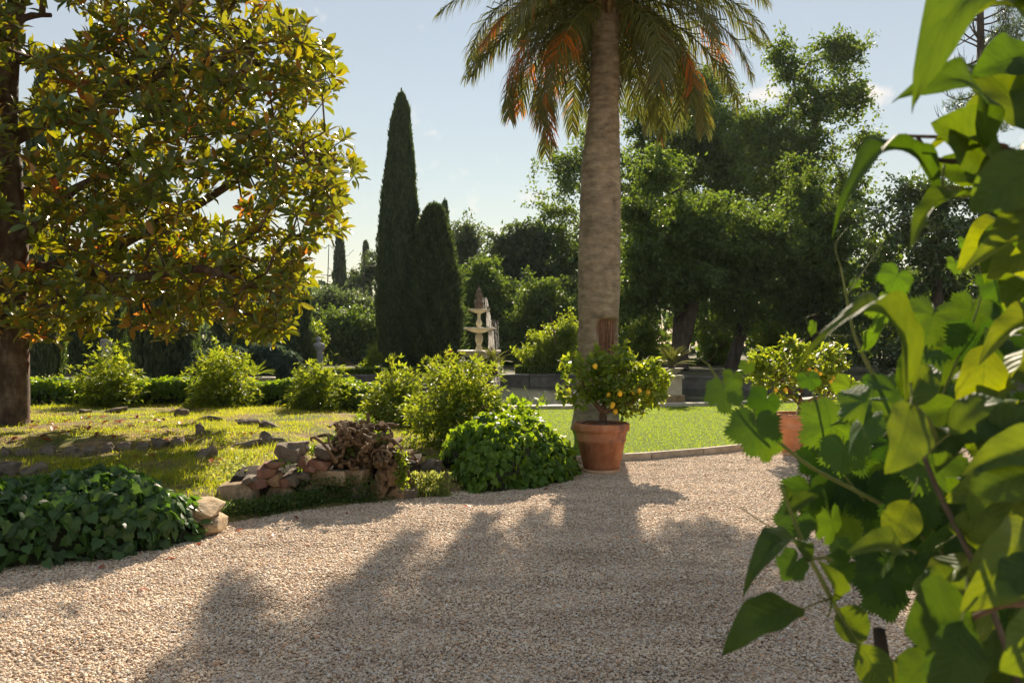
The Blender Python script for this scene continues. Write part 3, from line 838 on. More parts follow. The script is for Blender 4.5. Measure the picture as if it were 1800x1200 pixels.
n1 = noise_node(t, 2.2, 8, .65, vec=mp.outputs[0])
c1 = ramp(t, n1.outputs[0], [(.25, (.10, .08, .06)), (.42, (.20, .165, .125)), (.55, (.27, .225, .17)), (.75, (.38, .325, .25))])
mp2 = t.nodes.new('ShaderNodeMapping'); mp2.inputs['Scale'].default_value = (9, 9, .7); t.links.new(tcn.outputs['Object'], mp2.inputs[0])
n2 = noise_node(t, 2.0, 6, .65, vec=mp2.outputs[0])
c2 = ramp(t, n2.outputs[0], [(.3, (.035, .02, .013)), (.5, (.11, .062, .042)), (.62, (.19, .10, .068)), (.75, (.36, .25, .18))])
at = t.nodes.new('ShaderNodeAttribute'); at.attribute_name = 'wound'
mx = t.nodes.new('ShaderNodeMix'); mx.data_type = 'RGBA'
t.links.new(at.outputs['Fac'], mx.inputs[0])
nb = noise_node(t, 1.9, 9, .72)
mg = t.nodes.new('ShaderNodeMix'); mg.data_type = 'RGBA'; mg.blend_type = 'MULTIPLY'; mg.inputs[0].default_value = .6
t.links.new(c1, mg.inputs[6]); t.links.new(ramp(t, nb.outputs[0], [(.32, (.48, .46, .45)), (.5, (.95, .95, .95)), (.7, (1.3, 1.27, 1.2))]), mg.inputs[7])
t.links.new(mg.outputs[2], mx.inputs[6]); t.links.new(c2, mx.inputs[7])
p = t.nodes.new('ShaderNodeBsdfPrincipled'); p.inputs['Roughness'].default_value = .88; p.inputs['Specular IOR Level'].default_value = .2
t.links.new(mx.outputs[2], p.inputs['Base Color'])
b = t.nodes.new('ShaderNodeBump'); b.inputs['Strength'].default_value = .8; b.inputs['Distance'].default_value = .016
t.links.new(n1.outputs[0], b.inputs['Height']); t.links.new(b.outputs[0], p.inputs['Normal']); t.links.new(p.outputs[0], out.inputs['Surface'])
M['palm_trunk'] = m
me = mesh('trunk', V, F, m)
a_ = me.attributes.new('wound', 'FLOAT', 'POINT'); a_.data.foreach_set('value', np.clip(np.maximum(wound, wound2 * .8), 0, 1).ravel().astype(np.float32))
part('trunk', me, palm)
top = np.array((cx[-1], PD, zz[-1] - .35))
acc = Acc()
for k in range(70):
    a = k * 2.4; h = -.55 + .9 * k / 70
    q = top + np.array((math.cos(a) * .24, math.sin(a) * .24, h))
    d = norm(np.array((math.cos(a) * .5, math.sin(a) * .5, 1)))
    acc.add(*sweep([q, q + d * .22, q + d * .35 + np.array((math.cos(a), math.sin(a), 0)) * .06], [.07, .06, .03], 5, True))
part('leaf_base', acc.mesh('leaf_base', M['root']), palm)['kind'] = 'stuff'
def frond(az, e0, droop, L, seed, dry=0, nl=120):
    r = np.random.default_rng(seed)
    s = np.linspace(0, 1, 26); e = np.radians(e0 - droop * s ** 1.25)
    ds = L / 25
    rad = .16 + np.concatenate([[0], np.cumsum(np.cos(e[:-1]) * ds)]); zz_ = np.concatenate([[0], np.cumsum(np.sin(e[:-1]) * ds)])
    ca, sa = math.cos(az), math.sin(az)
    sideways = (s ** 2) * r.normal() * .25
    pts = np.stack([ca * rad - sa * sideways, sa * rad + ca * sideways, zz_], -1)
    acc = Acc()
    stalk = mesh('rachis', *[q if i_ == 0 else q[0] for i_, q in enumerate(sweep(pts, np.interp(s, [0, .2, 1], [.035, .018, .004]), 5))], M['twig'])
    tang = norm(np.gradient(pts, axis=0)); side = norm(np.cross(tang, np.array((0, 0, 1.)) + 1e-3)); nrm = np.cross(side, tang)
    for sg in (-1, 1):
        sl = np.linspace(.10, .995, nl) + r.normal(size=nl) * .004
        c = np.stack([np.interp(sl, s, pts[:, q]) for q in range(3)], -1)
        tg = norm(np.stack([np.interp(sl, s, tang[:, q]) for q in range(3)], -1)); sd_ = norm(np.stack([np.interp(sl, s, side[:, q]) for q in range(3)], -1)) * sg
        nn = np.stack([np.interp(sl, s, nrm[:, q]) for q in range(3)], -1)
        ln = .64 * np.interp(sl, [0.1, .3, .6, .9, 1], [.6, 1, 1, .62, .4]) * r.uniform(.85, 1.15, nl)
        fw = np.interp(sl, [0, .6, 1], [.45, .7, 1.3])[:, None]
        d1 = norm(sd_ * .75 + tg * fw + nn * r.normal(size=(nl, 1)) * .28 + np.array((0, 0, -.15)))
        d2 = norm(d1 + np.array((0, 0, -1.25)) * r.uniform(.5, 1.3, (nl, 1)))
        wv = norm(np.cross(d1, nn + r.normal(size=(nl, 3)) * .35)) * .0092
        m1 = c + d1 * (ln * .5)[:, None]; tp = m1 + d2 * (ln * .5)[:, None]
        V = np.stack([c - wv, c + wv, m1 + wv * 1.1, m1 - wv * 1.1, tp], 1)
        k = np.arange(nl) * 5
        if dry == 0: isd = r.uniform(size=nl) < .01
        else: isd = (r.uniform(size=nl) < dry) & (sl > .5) & (np.sin(sl * 14 + seed) > -.3)
        n0 = acc.n
        acc.V.append(V.reshape(-1, 3)); acc.n += nl * 5
        for msk, mi in ((~isd, 0), (isd, 2)):
            kk = k[msk] + n0
            if len(kk):
                acc.F.append(np.stack([kk, kk + 1, kk + 2, kk + 3], -1)); acc.M.append(np.full(len(kk), mi))
                acc.F.append(np.stack([kk + 3, kk + 2, kk + 4], -1)); acc.M.append(np.full(len(kk), mi))
    return acc.mesh('frond', [M['palm_leaf'], M['twig'], M['palm_dry']]), stalk
NF = 74
for k in range(NF):
    f = k / (NF - 1)
    az = k * 2.39996 + rng.normal() * .12
    e0 = 66 - 98 * f ** .95 + rng.normal() * 5
    droop = 66 + 14 * f + rng.normal() * 8
    L = 3.3 - .5 * f + rng.normal() * .15
    dryv = .6 if (f > .55 and (k % 6 == 0 or (math.cos(az) < -.25 and k % 2 == 0))) else 0
    if f > .60 and abs((az + math.pi / 2 + math.pi) % (2 * math.pi) - math.pi) < .5: continue
    fm, st_ = frond(az, e0, droop, L, k, dryv); at_ = top + np.array((0, 0, .15 - .5 * f))
    part('rachis', st_, part('frond', fm, palm, at_), at_)

# ---- generic crown tree built in photo units at a distance
def crown_tree(name, label, cat, base, d, lobes, tr_px, leaf, bark, ntip, nleaf, lsize, crad, depth=.8, z0=.40, tmpl=(DIA_V, DIA_F), group=None, droop=0., trunk_top=None, multi=1, rtip=.012, p=.42, seed=1, flat=.7):
    global rng
    s = d / FPX
    b = np.array(((base[0] - 900) * s, d, z0))
    o = thing(name, b, label, cat, group)
    w_ = np.array([l[2] * l[3] for l in lobes], float); w_ /= w_.sum()
    ch = rng.choice(len(lobes), ntip, p=w_)
    u = rdir(ntip) * (rng.uniform(.05, 1, ntip) ** .5 * (1 + .22 * rng.normal(size=ntip)))[:, None]
    u = u * (1 + .36 * vnoise(u, 3.2, seed + 50) + .10 * rng.normal(size=ntip))[:, None]
    lb = np.array([l[:4] for l in lobes], float)[ch]
    dy = u[:, 1] * np.minimum(lb[:, 2], 110) * s * depth
    yy = d + dy
    tips = np.stack([(lb[:, 0] + u[:, 0] * lb[:, 2] - 900) * s, yy, EYE - (lb[:, 1] - u[:, 2] * lb[:, 3] - 600) * s], -1)
    tips = tips[tips[:, 2] > z0 + .15]
    cz = max(tips[:, 2]); top_ = trunk_top or (np.mean(lb[:, 0]), min(l[1] for l in lobes))
    T_ = np.array(((top_[0] - 900) * s, d, EYE - (top_[1] - 600) * s))
    chains = []
    r0 = tr_px * s / 2
    for q in range(multi):
        off = np.array((rng.normal() * r0 * 1.6, rng.normal() * r0, 0)) if multi > 1 else 0
        e = T_ + (rng.normal(size=3) * (.5, .8, .5) * (multi > 1))
        mid1 = b * .66 + e * .34 + np.array((rng.normal() * .2, rng.normal() * .2, 0)); mid2 = b * .33 + e * .67 + np.array((rng.normal() * .3, rng.normal() * .3, 0))
        chains.append(([b + off, mid1, mid2, e], [r0, r0 * .8, r0 * .5, r0 * .15], None))
    paths, td = grow(chains, tips, max(.35, .012 * d), rtip, p, .1, lowest=z0 + (min(tips[:, 2]) - z0) * .8, seed=seed)
    part('trunk', skeleton_mesh('trunk', paths, M[bark]), o)
    nl = rng.poisson(nleaf * 1.9, len(tips)) + 1
    c = np.repeat(tips, nl, 0); n_ = len(c)
    tdr = np.repeat(norm(td + rng.normal(size=td.shape) * .25), nl, 0)
    off = rdir(n_) * (rng.uniform(0, 1, n_) ** .6)[:, None] * crad * (.62, .62, flat * .55) + tdr * (rng.uniform(-1.5, .55, n_) * crad)[:, None]
    off[:, 2] -= droop * np.abs(off[:, 0])
    pos = c + off
    yd = norm(rng.normal(size=(n_, 3)) + np.array((0, 0, -.4)) + off / crad * .7)
    Rm = frames(yd, norm(rng.normal(size=(n_, 3)) * .8 + np.array((0, -.2, .8))))
    V, F = inst(tmpl[0], tmpl[1], pos, Rm, rng.uniform(.7, 1.3, n_) * lsize)
    c_ = part('crown', mesh('crown', V, F, M[leaf]), o)
    return o

def cypress(name, label, cx, ytop, ybase, hw, d, n=9000, z0=.4, loose=0., lean=0, group=None, blade=.3, mat='cypress', k_top=.62):
    s = d / FPX
    H = EYE - (ytop - 600) * s - z0; r0 = hw * s
    b = np.array(((cx - 900) * s, d, z0))
    o = thing(name, b, label, 'cypress tree', group)
    part('trunk', mesh('trunk', *[f if i_ == 0 else f[0] for i_, f in enumerate(sweep([b, b + (0, 0, H * .5), b + (0, 0, H * .97)], [r0 * .22, r0 * .14, .01], 8))], M['dark_bark']), o)
    def rad(h, a):
        base = np.minimum(1, ((1 - h) / k_top) ** .52) * (0.74 + .26 * sstep(0, .22, h))
        fl = 1 + (.09 + loose * .12) * np.sin(a * 5 + 3 * np.sin(h * 7)) * np.sin(h * 9 + a) + (.07 + .1 * loose) * np.sin(a * 11 + h * 23 + 1.3) + .05 * np.sin(a * 3 - h * 31)
        return r0 * base * fl
    hh = np.linspace(0.0, .97, 40); aa = np.linspace(0, 2 * np.pi, 20, endpoint=False)
    Hg, Ag = np.meshgrid(hh, aa, indexing='ij')
    Rg = rad(Hg, Ag) * .86
    V = np.stack([b[0] + Rg * np.cos(Ag) + lean * Hg ** 2 * H, b[1] + Rg * np.sin(Ag), b[2] + Hg * H * .97], -1).reshape(-1, 3)
    i = np.arange(39)[:, None] * 20; j = np.arange(20)[None]; j2 = (j + 1) % 20
    acc = Acc(); acc.add(V, np.stack([i + j, i + j2, i + 20 + j2, i + 20 + j], -1).reshape(-1, 4))
    h = 1 - np.sqrt(rng.uniform(0, 1, n)) * .995 if False else rng.uniform(0, 1, n) ** .85
    a = rng.uniform(0, 2 * np.pi, n)
    r_ = rad(h, a) * (rng.uniform(.80, 1.02, n) + loose * rng.uniform(-.1, .28, n) * (rng.uniform(size=n) < .5))
    pos = np.stack([b[0] + r_ * np.cos(a) + lean * h ** 2 * H, b[1] + r_ * np.sin(a), b[2] + h * H * .985], -1)
    outd = np.stack([np.cos(a), np.sin(a), 0 * a], -1)
    yd = norm(np.array((0, 0, 1.)) * (1.3 - loose * .7) + outd * rng.uniform(.05, .6 + loose, (n, 1)) + rng.normal(size=(n, 3)) * .22)
    Rm = frames(yd, norm(outd + rng.normal(size=(n, 3)) * .5))
    acc.add(*inst(DIA_V * (.62, 1, 1), DIA_F, pos, Rm, rng.uniform(.6, 1.25, n) * blade))
    nsp = 26 if n >= 9000 else 6
    for k in range(nsp):
        h0 = rng.uniform(.25, .93) if k else .955; a0 = rng.uniform(0, 2 * np.pi); ln = (rng.uniform(.05, .11) if k else .055) * H; q = 70
        r1 = float(rad(np.array(h0), np.array(a0))) * (.98 if k else 0)
        tq = rng.uniform(0, 1, q); off = rng.normal(size=(q, 2)) * (.015 * H ** .5 * (1 - tq) * r0 + .012)[:, None]
        ps = np.stack([b[0] + r1 * math.cos(a0) + lean * h0 ** 2 * H + off[:, 0], b[1] + r1 * math.sin(a0) + off[:, 1], b[2] + h0 * H + tq * ln], -1)
        acc.add(*inst(DIA_V * (.5, 1, 1), DIA_F, ps, frames(norm(rng.normal(size=(q, 3)) * .22 + (0, 0, 1)), rdir(q)), rng.uniform(.5, 1, q) * blade * .8))
    part('foliage', acc.mesh('foliage', M[mat]), o)
    return o

cypress('cypress_tree', 'tallest slender cypress in the centre, pointed top against the sky', 700, 163, 657, 37, 34, 40000, blade=.2, lean=.012)
cypress('broad_cypress', 'shorter loose-textured conifer touching the tall central cypress on its right', 763, 360, 657, 41, 33.4, 26000, loose=.9, blade=.24, k_top=.62)
cypress('cypress_tree', 'dark cypress just right of the magnolia trunk with sunlit right edge', 78, 112, 672, 40, 28, 12000, blade=.24)
cypress('cypress_tree', 'cypress at the left edge partly hidden behind the magnolia trunk', 3, 128, 672, 30, 30, 9000, blade=.24)
cypress('cypress_tree', 'broad dark cypress under the magnolia, left of the blue weeping conifer', 290, 372, 672, 55, 27, 14000, blade=.24)
cypress('cypress_tree', 'cypress standing behind the left stone statue', 172, 430, 672, 48, 33, 10000, blade=.26)
cypress('cypress_tree', 'cypress at the right rim of the magnolia crown beside the herm', 512, 455, 665, 34, 30.5, 10000, blade=.24)
cypress('cypress_tree', 'dark cypress behind the blue weeping conifer', 418, 430, 665, 40, 36, 9000, blade=.26)
far_cyp = 'distant cypresses on the skyline'
cypress('distant_cypress', 'distant cypress, leftmost of three on the skyline', 597, 408, 640, 11, 85, 3500, z0=0, blade=.5, group=far_cyp, k_top=.4)
cypress('distant_cypress', 'distant short cypress between two taller ones on the skyline', 621, 480, 640, 9, 86, 2500, z0=0, blade=.5, group=far_cyp, k_top=.4)
cypress('distant_cypress', 'distant thin cypress nearest the tall central cypress, left side', 643, 428, 640, 8.5, 84, 3000, z0=0, blade=.5, group=far_cyp, k_top=.4)
cypress('distant_cypress', 'thin cypress top rising behind the shorter central conifer', 782, 354, 640, 10, 62, 4000, z0=.4, blade=.35, k_top=.4)

CT = crown_tree
CT('poplar_tree', 'tallest airy poplar with open crown right of the palm', 'tree', (1432, 658), 54, [(1378, 105, 42, 45), (1480, 88, 48, 45), (1430, 180, 85, 60), (1520, 255, 42, 34), (1400, 280, 95, 70), (1490, 345, 55, 45), (1335, 240, 62, 55), (1440, 420, 60, 60), (1500, 165, 28, 40)],
   30, 'poplar', 'pale_bark', 560, 26, .26, .8, trunk_top=(1436, 160), seed=2)
CT('broadleaf_tree', 'pale green tree behind the palm trunk on both sides', 'tree', (1080, 657), 60, [(1000, 300, 58, 50), (968, 385, 40, 45), (1150, 215, 72, 90), (1060, 270, 60, 80), (1235, 240, 80, 80), (1010, 430, 52, 50), (1120, 340, 80, 60), (1290, 300, 60, 60), (985, 480, 40, 60)],
   28, 'poplar', 'pale_bark', 620, 30, .26, .9, trunk_top=(1130, 250), seed=3)
CT('broadleaf_tree', 'tall leafy tree filling the gap between palm and poplar', 'tree', (1260, 657), 64, [(1250, 210, 80, 70), (1310, 290, 70, 70), (1200, 300, 80, 70), (1370, 330, 60, 60), (1270, 380, 110, 60), (1230, 150, 40, 40), (1150, 380, 70, 60)],
   22, 'poplar', 'dark_bark', 600, 30, .28, .95, trunk_top=(1260, 260), seed=33)
CT('shade_tree', 'dark fine-leaved tree with forked trunk just right of the palm', 'tree', (1195, 662), 36, [(1170, 430, 85, 60), (1115, 520, 45, 60), (1228, 392, 80, 55), (1190, 500, 90, 50), (1130, 450, 50, 60), (1150, 300, 42, 48), (1112, 370, 36, 40)],
   32, 'oak', 'dark_bark', 520, 30, .19, .6, trunk_top=(1200, 400), multi=2, seed=4)
CT('shade_tree', 'dark spreading tree in the middle of the right-hand grove', 'tree', (1285, 662), 37, [(1332, 425, 92, 58), (1300, 480, 95, 55), (1370, 450, 80, 70), (1290, 545, 65, 40), (1260, 440, 70, 50)],
   24, 'oak', 'dark_bark', 520, 30, .19, .6, trunk_top=(1310, 380), seed=5)
CT('shade_tree', 'dark tree below the tall poplar, left of the vine', 'tree', (1425, 660), 38, [(1440, 470, 70, 80), (1400, 540, 60, 45), (1465, 555, 50, 50), (1420, 350, 45, 60), (1470, 400, 50, 60)],
   22, 'oak', 'dark_bark', 430, 30, .19, .6, trunk_top=(1430, 400), seed=6)
CT('evergreen_oak', 'glossy dark evergreen tree behind the vine on the right', 'tree', (1640, 662), 33, [(1600, 400, 95, 80), (1710, 420, 120, 100), (1560, 520, 75, 95), (1700, 550, 140, 90), (1640, 335, 60, 42), (1810, 430, 100, 130), (1500, 600, 45, 60), (1620, 620, 120, 40)],
   30, 'evergreen', 'dark_bark', 500, 32, .19, .55, trunk_top=(1650, 380), seed=7)
CT('round_tree', 'hazy round-headed tree on the skyline right of the central conifers', 'tree', (815, 640), 70, [(818, 425, 32, 38), (800, 480, 30, 35), (835, 480, 25, 35)], 9, 'far_leaf', 'dark_bark', 150, 45, .26, .9, z0=0, seed=8)
CT('dense_tree', 'dark dense tree on the skyline left of the palm trunk', 'tree', (915, 640), 58, [(890, 440, 45, 42), (935, 430, 48, 45), (865, 490, 42, 40), (955, 500, 50, 50), (905, 530, 60, 45)], 14, 'far_leaf', 'dark_bark', 300, 34, .32, .8, z0=.3, seed=9)
CT('crest_tree', 'green tree with sunlit crest directly behind the fountain', 'tree', (855, 655), 45, [(840, 520, 46, 52), (885, 560, 70, 55), (852, 480, 26, 24), (820, 590, 40, 45), (900, 610, 80, 40)], 16, 'oak', 'dark_bark', 330, 40, .2, .7, seed=10)
CT('dense_tree', 'dark leafy tree between the fountain and the palm', 'tree', (955, 655), 42, [(955, 540, 48, 60), (935, 600, 50, 50), (985, 590, 50, 60)], 14, 'oak', 'dark_bark', 260, 40, .19, .65, seed=11)
CT('dense_tree', 'dark leafy tree between the herm and the tall central cypress', 'tree', (610, 657), 47, [(600, 575, 48, 38), (645, 600, 45, 55), (570, 610, 36, 45), (615, 640, 60, 25)], 14, 'oak', 'dark_bark', 280, 40, .21, .7, seed=12)
CT('crest_tree', 'sunlit pale green tree crest below the distant cypresses', 'tree', (635, 640), 62, [(590, 535, 40, 32), (645, 545, 35, 30), (560, 560, 40, 40)], 10, 'far_leaf', 'dark_bark', 170, 45, .22, .85, z0=.2, seed=13)
CT('round_tree', 'thin hazy tree between the distant cypresses', 'tree', (655, 640), 78, [(655, 470, 18, 30), (632, 500, 16, 30)], 5, 'far_leaf', 'dark_bark', 60, 30, .26, .8, z0=0, seed=14)
CT('sunlit_bush', 'bright sunlit bush left of the palm trunk behind the pool', 'bush', (972, 655), 32, [(970, 610, 42, 36), (992, 585, 28, 26), (940, 628, 28, 24), (1000, 625, 30, 30)], 6, 'bush', 'brown_twig', 190, 55, .10, .36, multi=3, rtip=.006, seed=15)
CT('sunlit_bush', 'bright sunlit climbing bush beside the herm', 'bush', (545, 655), 31.2, [(553, 592, 12, 22), (545, 615, 14, 25), (540, 640, 16, 16)], 4, 'bush', 'brown_twig', 70, 45, .10, .28, multi=2, rtip=.006, seed=16)
CT('sunlit_bush', 'small bright bush at the left foot of the tall cypress', 'bush', (656, 655), 32.5, [(660, 630, 8, 14), (650, 645, 14, 9)], 3, 'bush', 'brown_twig', 34, 40, .09, .22, multi=2, rtip=.006, seed=17)
for k, (x, y, rx, ry, lab) in enumerate([(1133, 600, 28, 48, 'lit understorey bush left of the forked trunk'), (1255, 595, 26, 45, 'lit understorey bush between the two nearest grove trunks'), (1370, 590, 45, 50, 'lit understorey bush behind the right lemon tree'),
                                        (1225, 645, 30, 18, 'low dark bush between the grove trunks'), (1480, 640, 40, 25, 'low bush behind the right end of the pool')]):
    CT('understorey_bush', lab, 'bush', (x, 660), 43, [(x, y, rx, ry), (x + 8, y + ry * .6, rx, ry * .4)], 5, 'bush' if k < 3 else 'poplar', 'brown_twig', 110, 55, .13, .45, multi=3, rtip=.006, seed=20 + k)
CT('sunlit_bush', 'sunlit leafy shrub on the lawn seen through the vine', 'bush', (1660, 690), 21, [(1650, 640, 60, 40), (1700, 620, 50, 40)], 5, 'lemon_leaf', 'brown_twig', 170, 45, .085, .25, multi=3, rtip=.005, z0=.1, seed=30)
CT('dark_shrub', 'low dark evergreen shrub at the foot of the left cypresses', 'bush', (130, 672), 34, [(120, 640, 60, 30), (200, 640, 50, 30)], 5, 'evergreen', 'brown_twig', 130, 60, .11, .45, multi=3, rtip=.006, seed=31)

# blue weeping conifer: drooping rounded mounds
bs = 26 / FPX
bc = thing('weeping_conifer', (P(430, 600, 26)[0], 26, .3), 'blue-green weeping conifer with rounded drooping mounds left of the herm', 'conifer')
pos, yds = [], []
mounds = [(360, 640, 34, 28), (400, 628, 34, 26), (448, 628, 30, 28), (480, 636, 24, 26), (508, 640, 20, 26), (470, 618, 30, 18), (345, 655, 20, 20), (430, 650, 40, 18)]
acc = Acc()
for (x, y, rx, ry) in mounds:
    c0 = P(x, y, 26 + rng.normal() * .3); n_ = int(rx * ry * 2.6)
    u = rdir(n_); u[:, 2] = np.abs(u[:, 2]) * 1.0
    q = c0 + u * np.array((rx * bs, rx * bs * .8, ry * bs)) * rng.uniform(.85, 1.05, (n_, 1))
    low = rng.uniform(size=n_) < .5
    q[low, 2] -= rng.uniform(0, 1, low.sum()) * (q[low, 2] - .35) * .9
    pos.append(q); yds.append(norm(u * (1, 1, .2) * .6 + np.array((0, 0, -1.)) + rng.normal(size=(n_, 3)) * .3))
    Vc = ICO2[0] * np.array((rx * bs, rx * bs * .8, ry * bs)) * .82 + c0; acc.add(Vc, ICO2[1])
pos = np.concatenate(pos); yds = np.concatenate(yds)
acc.add(*inst(DIA_V * (.35, 1, 1), DIA_F, pos, frames(yds, rdir(len(pos))), rng.uniform(.12, .26, len(pos))))
part('foliage', acc.mesh('foliage', M['blue_conifer']), bc)
part('trunk', mesh('trunk', *[f if i_ == 0 else f[0] for i_, f in enumerate(sweep([WPOS[bc.name], P(440, 625, 26)], [.14, .06], 7))], M['dark_bark']), bc)

# pine with bare curled branches, top right
pn_ = 40.0
pb = np.array((P(1728, 600, pn_)[0], pn_, .4))
pine = thing('pine_tree', pb, 'tall pine with bare curling dead branches at top right', 'pine tree')
acc = Acc()
q = lambda x, y, dy=0: P(x, y, pn_ + dy)
acc.add(*sweep([pb, q(1730, 400), q(1728, 200), q(1724, 90), q(1722, -60), q(1730, -200)], [.3, .26, .22, .17, .12, .04], 8))
for k in range(46):
    sgn = -1 if k % 2 else 1
    y0 = rng.uniform(-160, 190); ln = rng.uniform(45, 100) * (1 if y0 > -60 else .7)
    a = rng.uniform(-.6, .6)
    c0 = q(1724, y0); pts = [c0]
    hd = np.array((sgn * math.cos(a), math.sin(a) * 1.3, .1 + .55 * rng.normal()))
    for s_ in range(7):
        hd = norm(hd + np.array((0, 0, .07 * s_ - .05)) + rng.normal(size=3) * .08); pts.append(pts[-1] + hd * ln / 7 * pn_ / FPX)
    acc.add(*sweep(pts, np.linspace(.055, .012, 8), 4))
    for s_ in (3, 4, 5, 6, 7):
        for w_ in range(2):
            hd2 = norm(hd + rng.normal(size=3) * .7); p2 = [pts[s_]]
            for z_ in range(4):
                hd2 = norm(hd2 + np.array((0, 0, .35))); p2.append(p2[-1] + hd2 * .16)
            acc.add(*sweep(p2, np.linspace(.018, .007, 5), 3))
part('trunk', acc.mesh('trunk', M['dark_bark']), pine)
pos, nn = [], 0
for (x, y, rx, ry) in [(1700, 185, 40, 22), (1750, 210, 50, 26), (1765, 70, 45, 25), (1680, 215, 26, 14), (1745, 120, 25, 15), (1780, 160, 40, 30), (1760, 300, 60, 40), (1800, 20, 50, 40)]:
    n_ = int(rx * ry * 1.5); pos.append(P(x, y, pn_) + rdir(n_) * rng.uniform(.2, 1, (n_, 1)) ** .5 * np.array((rx, rx * .8, ry)) * pn_ / FPX)
pos = np.concatenate(pos)
pos = pos[vnoise(pos, 4, 5) > -.15]
V, F = inst(DIA_V * (.18, 1, 1), DIA_F, pos, frames(norm(rng.normal(size=pos.shape) + (0, 0, .8)), rdir(len(pos))), rng.uniform(.16, .3, len(pos)))
part('needles', mesh('needles', V, F, M['evergreen']), pine)
# bare saplings on the skyline, left
for k, (x, d_, lab) in enumerate([(572, 70, 'bare leafless sapling on the skyline left of the distant cypresses'), (635, 74, 'bare thin sapling between the distant cypresses')]):
    b0 = np.array((P(x, 600, d_)[0], d_, .2)); sp_ = thing('bare_sapling', b0, lab, 'sapling')
    tips = np.stack([b0[0] + rng.normal(size=26) * 1.1, d_ + rng.normal(size=26) * .8, EYE - (rng.uniform(425, 540, 26) - 600) / FPX * d_], -1)
    paths, _ = grow([([b0, P(x + 6, 430, d_)], [.10, .02], None)], tips, .6, .018, .4, .12, lowest=3)
    part('trunk', skeleton_mesh('trunk', paths, M['dark_bark']), sp_)
# far wood closing the background
n_ = 30000
x = rng.uniform(-700, 2500, n_)
topy = 520 + 22 * np.sin(x * .021) + 14 * np.sin(x * .057 + 1) - 40 * sstep(850, 1100, x)
dd = rng.uniform(82, 100, n_)
y = topy + (660 - topy) * rng.uniform(0, 1, n_) ** 1.3
pos = np.stack([(x - 900) / FPX * dd, dd, EYE - (y - 600) / FPX * dd], -1)
pos = np.concatenate([pos + rng.normal(size=pos.shape) * .5])
V, F = inst(DIA_V * (1.3, 1, 1), DIA_F, pos, frames(rdir(n_), norm(rng.normal(size=(n_, 3)) * .7 + (0, 0, .6))), rng.uniform(.5, 1.3, n_))
x2 = rng.uniform(1010, 2300, 26000); t2 = 420 + 40 * np.sin(x2 * .012) + 25 * np.sin(x2 * .037 + 2); d2 = rng.uniform(52, 60, 26000)
y2 = t2 + (665 - t2) * rng.uniform(0, 1, 26000) ** 1.1
k2 = (vnoise(np.stack([x2, y2], -1) / 60, 2.2, 77) > -.12); x2, y2, d2 = x2[k2], y2[k2], d2[k2]; n2 = len(x2)
p2 = np.stack([(x2 - 900) / FPX * d2, d2, EYE - (y2 - 600) / FPX * d2], -1) + rng.normal(size=(n2, 3)) * .4
V2, F2 = inst(DIA_V * (1.3, 1, 1), DIA_F, p2, frames(rdir(n2), norm(rng.normal(size=(n2, 3)) * .7 + (0, 0, .6))), rng.uniform(.3, .7, n2))
tag(part('dark_thicket', mesh('dark_thicket', V2, F2, M['oak'])), 'dark thicket massed behind the right-hand grove', 'woodland', None, 'stuff')
tag(part('far_wood', mesh('far_wood', V, F, M['far_leaf'])), 'hazy far-off wood closing the view behind the garden', 'woodland', None, 'stuff')

# ------------------------------------------------------------------ ivy hedge, ivy mounds, shrubs
def split_leaves(name, parent, tv, tf, pos, R, S, mat, keep=300, mats=None):
    """the `keep` nearest visible leaves become single parts, the rest one part"""
    d = np.linalg.norm(pos - np.array((0, 0, EYE)), axis=1)
    px = pos[:, 0] / pos[:, 1] * FPX + 900; py = 600 - (pos[:, 2] - EYE) / pos[:, 1] * FPX
    score = S / d + ((px < 0) | (px > 1800) | (py > 1200)) * -1 + (R[:, 1, 2] > 0) * -.004
    idx = np.argsort(-score)[:keep]
    me = mesh(name, tv, tf, mat)
    for i in idx:
        o = part(name, me, parent, pos[i]); o.rotation_euler = Matrix(R[i].tolist()).to_euler(); o.scale = (S[i],) * 3
    m = np.ones(len(pos), bool); m[idx] = False
    V, F = inst(tv, tf, pos[m], R[m], S[m])
    o = part('foliage', mesh('foliage', V, F, mat), parent); o['kind'] = 'stuff'

def surf_leaves(pts, nrm, jit=.5):
    """leaf frames for leaves lying shingled on a surface, tips hanging down"""
    n = len(pts)
    nn = norm(nrm + rng.normal(size=(n, 3)) * jit)
    yd = norm(np.array((0, 0, -1.)) + rng.normal(size=(n, 3)) * .55 + nn * .25)
    return frames(yd, nn)

def ivy_mound(name, label, prof, n, size, mat, keep, core_mat, group=None):
    """prof: function (u,v)-> point, normal for u,v in 0..1 arrays"""
    u, v = rng.uniform(0, 1, n), rng.uniform(0, 1, n)
    p_, nr = prof(u, v)
    base = p_.mean(0); base[2] = p_[:, 2].min()
    o = thing(name, base, label, 'ivy', group)
    p_ = p_ + nr * (rng.uniform(-.05, .05, (n, 1)) + .035 * vnoise(p_, 9, 31)[:, None])
    R = surf_leaves(p_, nr)
    split_leaves('leaf', o, IVY_V, IVY_F, p_, R, rng.uniform(.65, 1.25, n) * size, mat, keep)
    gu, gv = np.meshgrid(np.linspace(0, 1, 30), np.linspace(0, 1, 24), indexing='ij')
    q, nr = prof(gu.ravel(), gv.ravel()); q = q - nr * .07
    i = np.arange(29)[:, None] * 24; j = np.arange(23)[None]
    part('shaded_stem_mass', mesh('shaded_stem_mass', q, np.stack([i + j, i + j + 1, i + 24 + j + 1, i + 24 + j], -1).reshape(-1, 4), core_mat), o)  # sheet behind the leaves, coloured dark as their inner shade
    return o
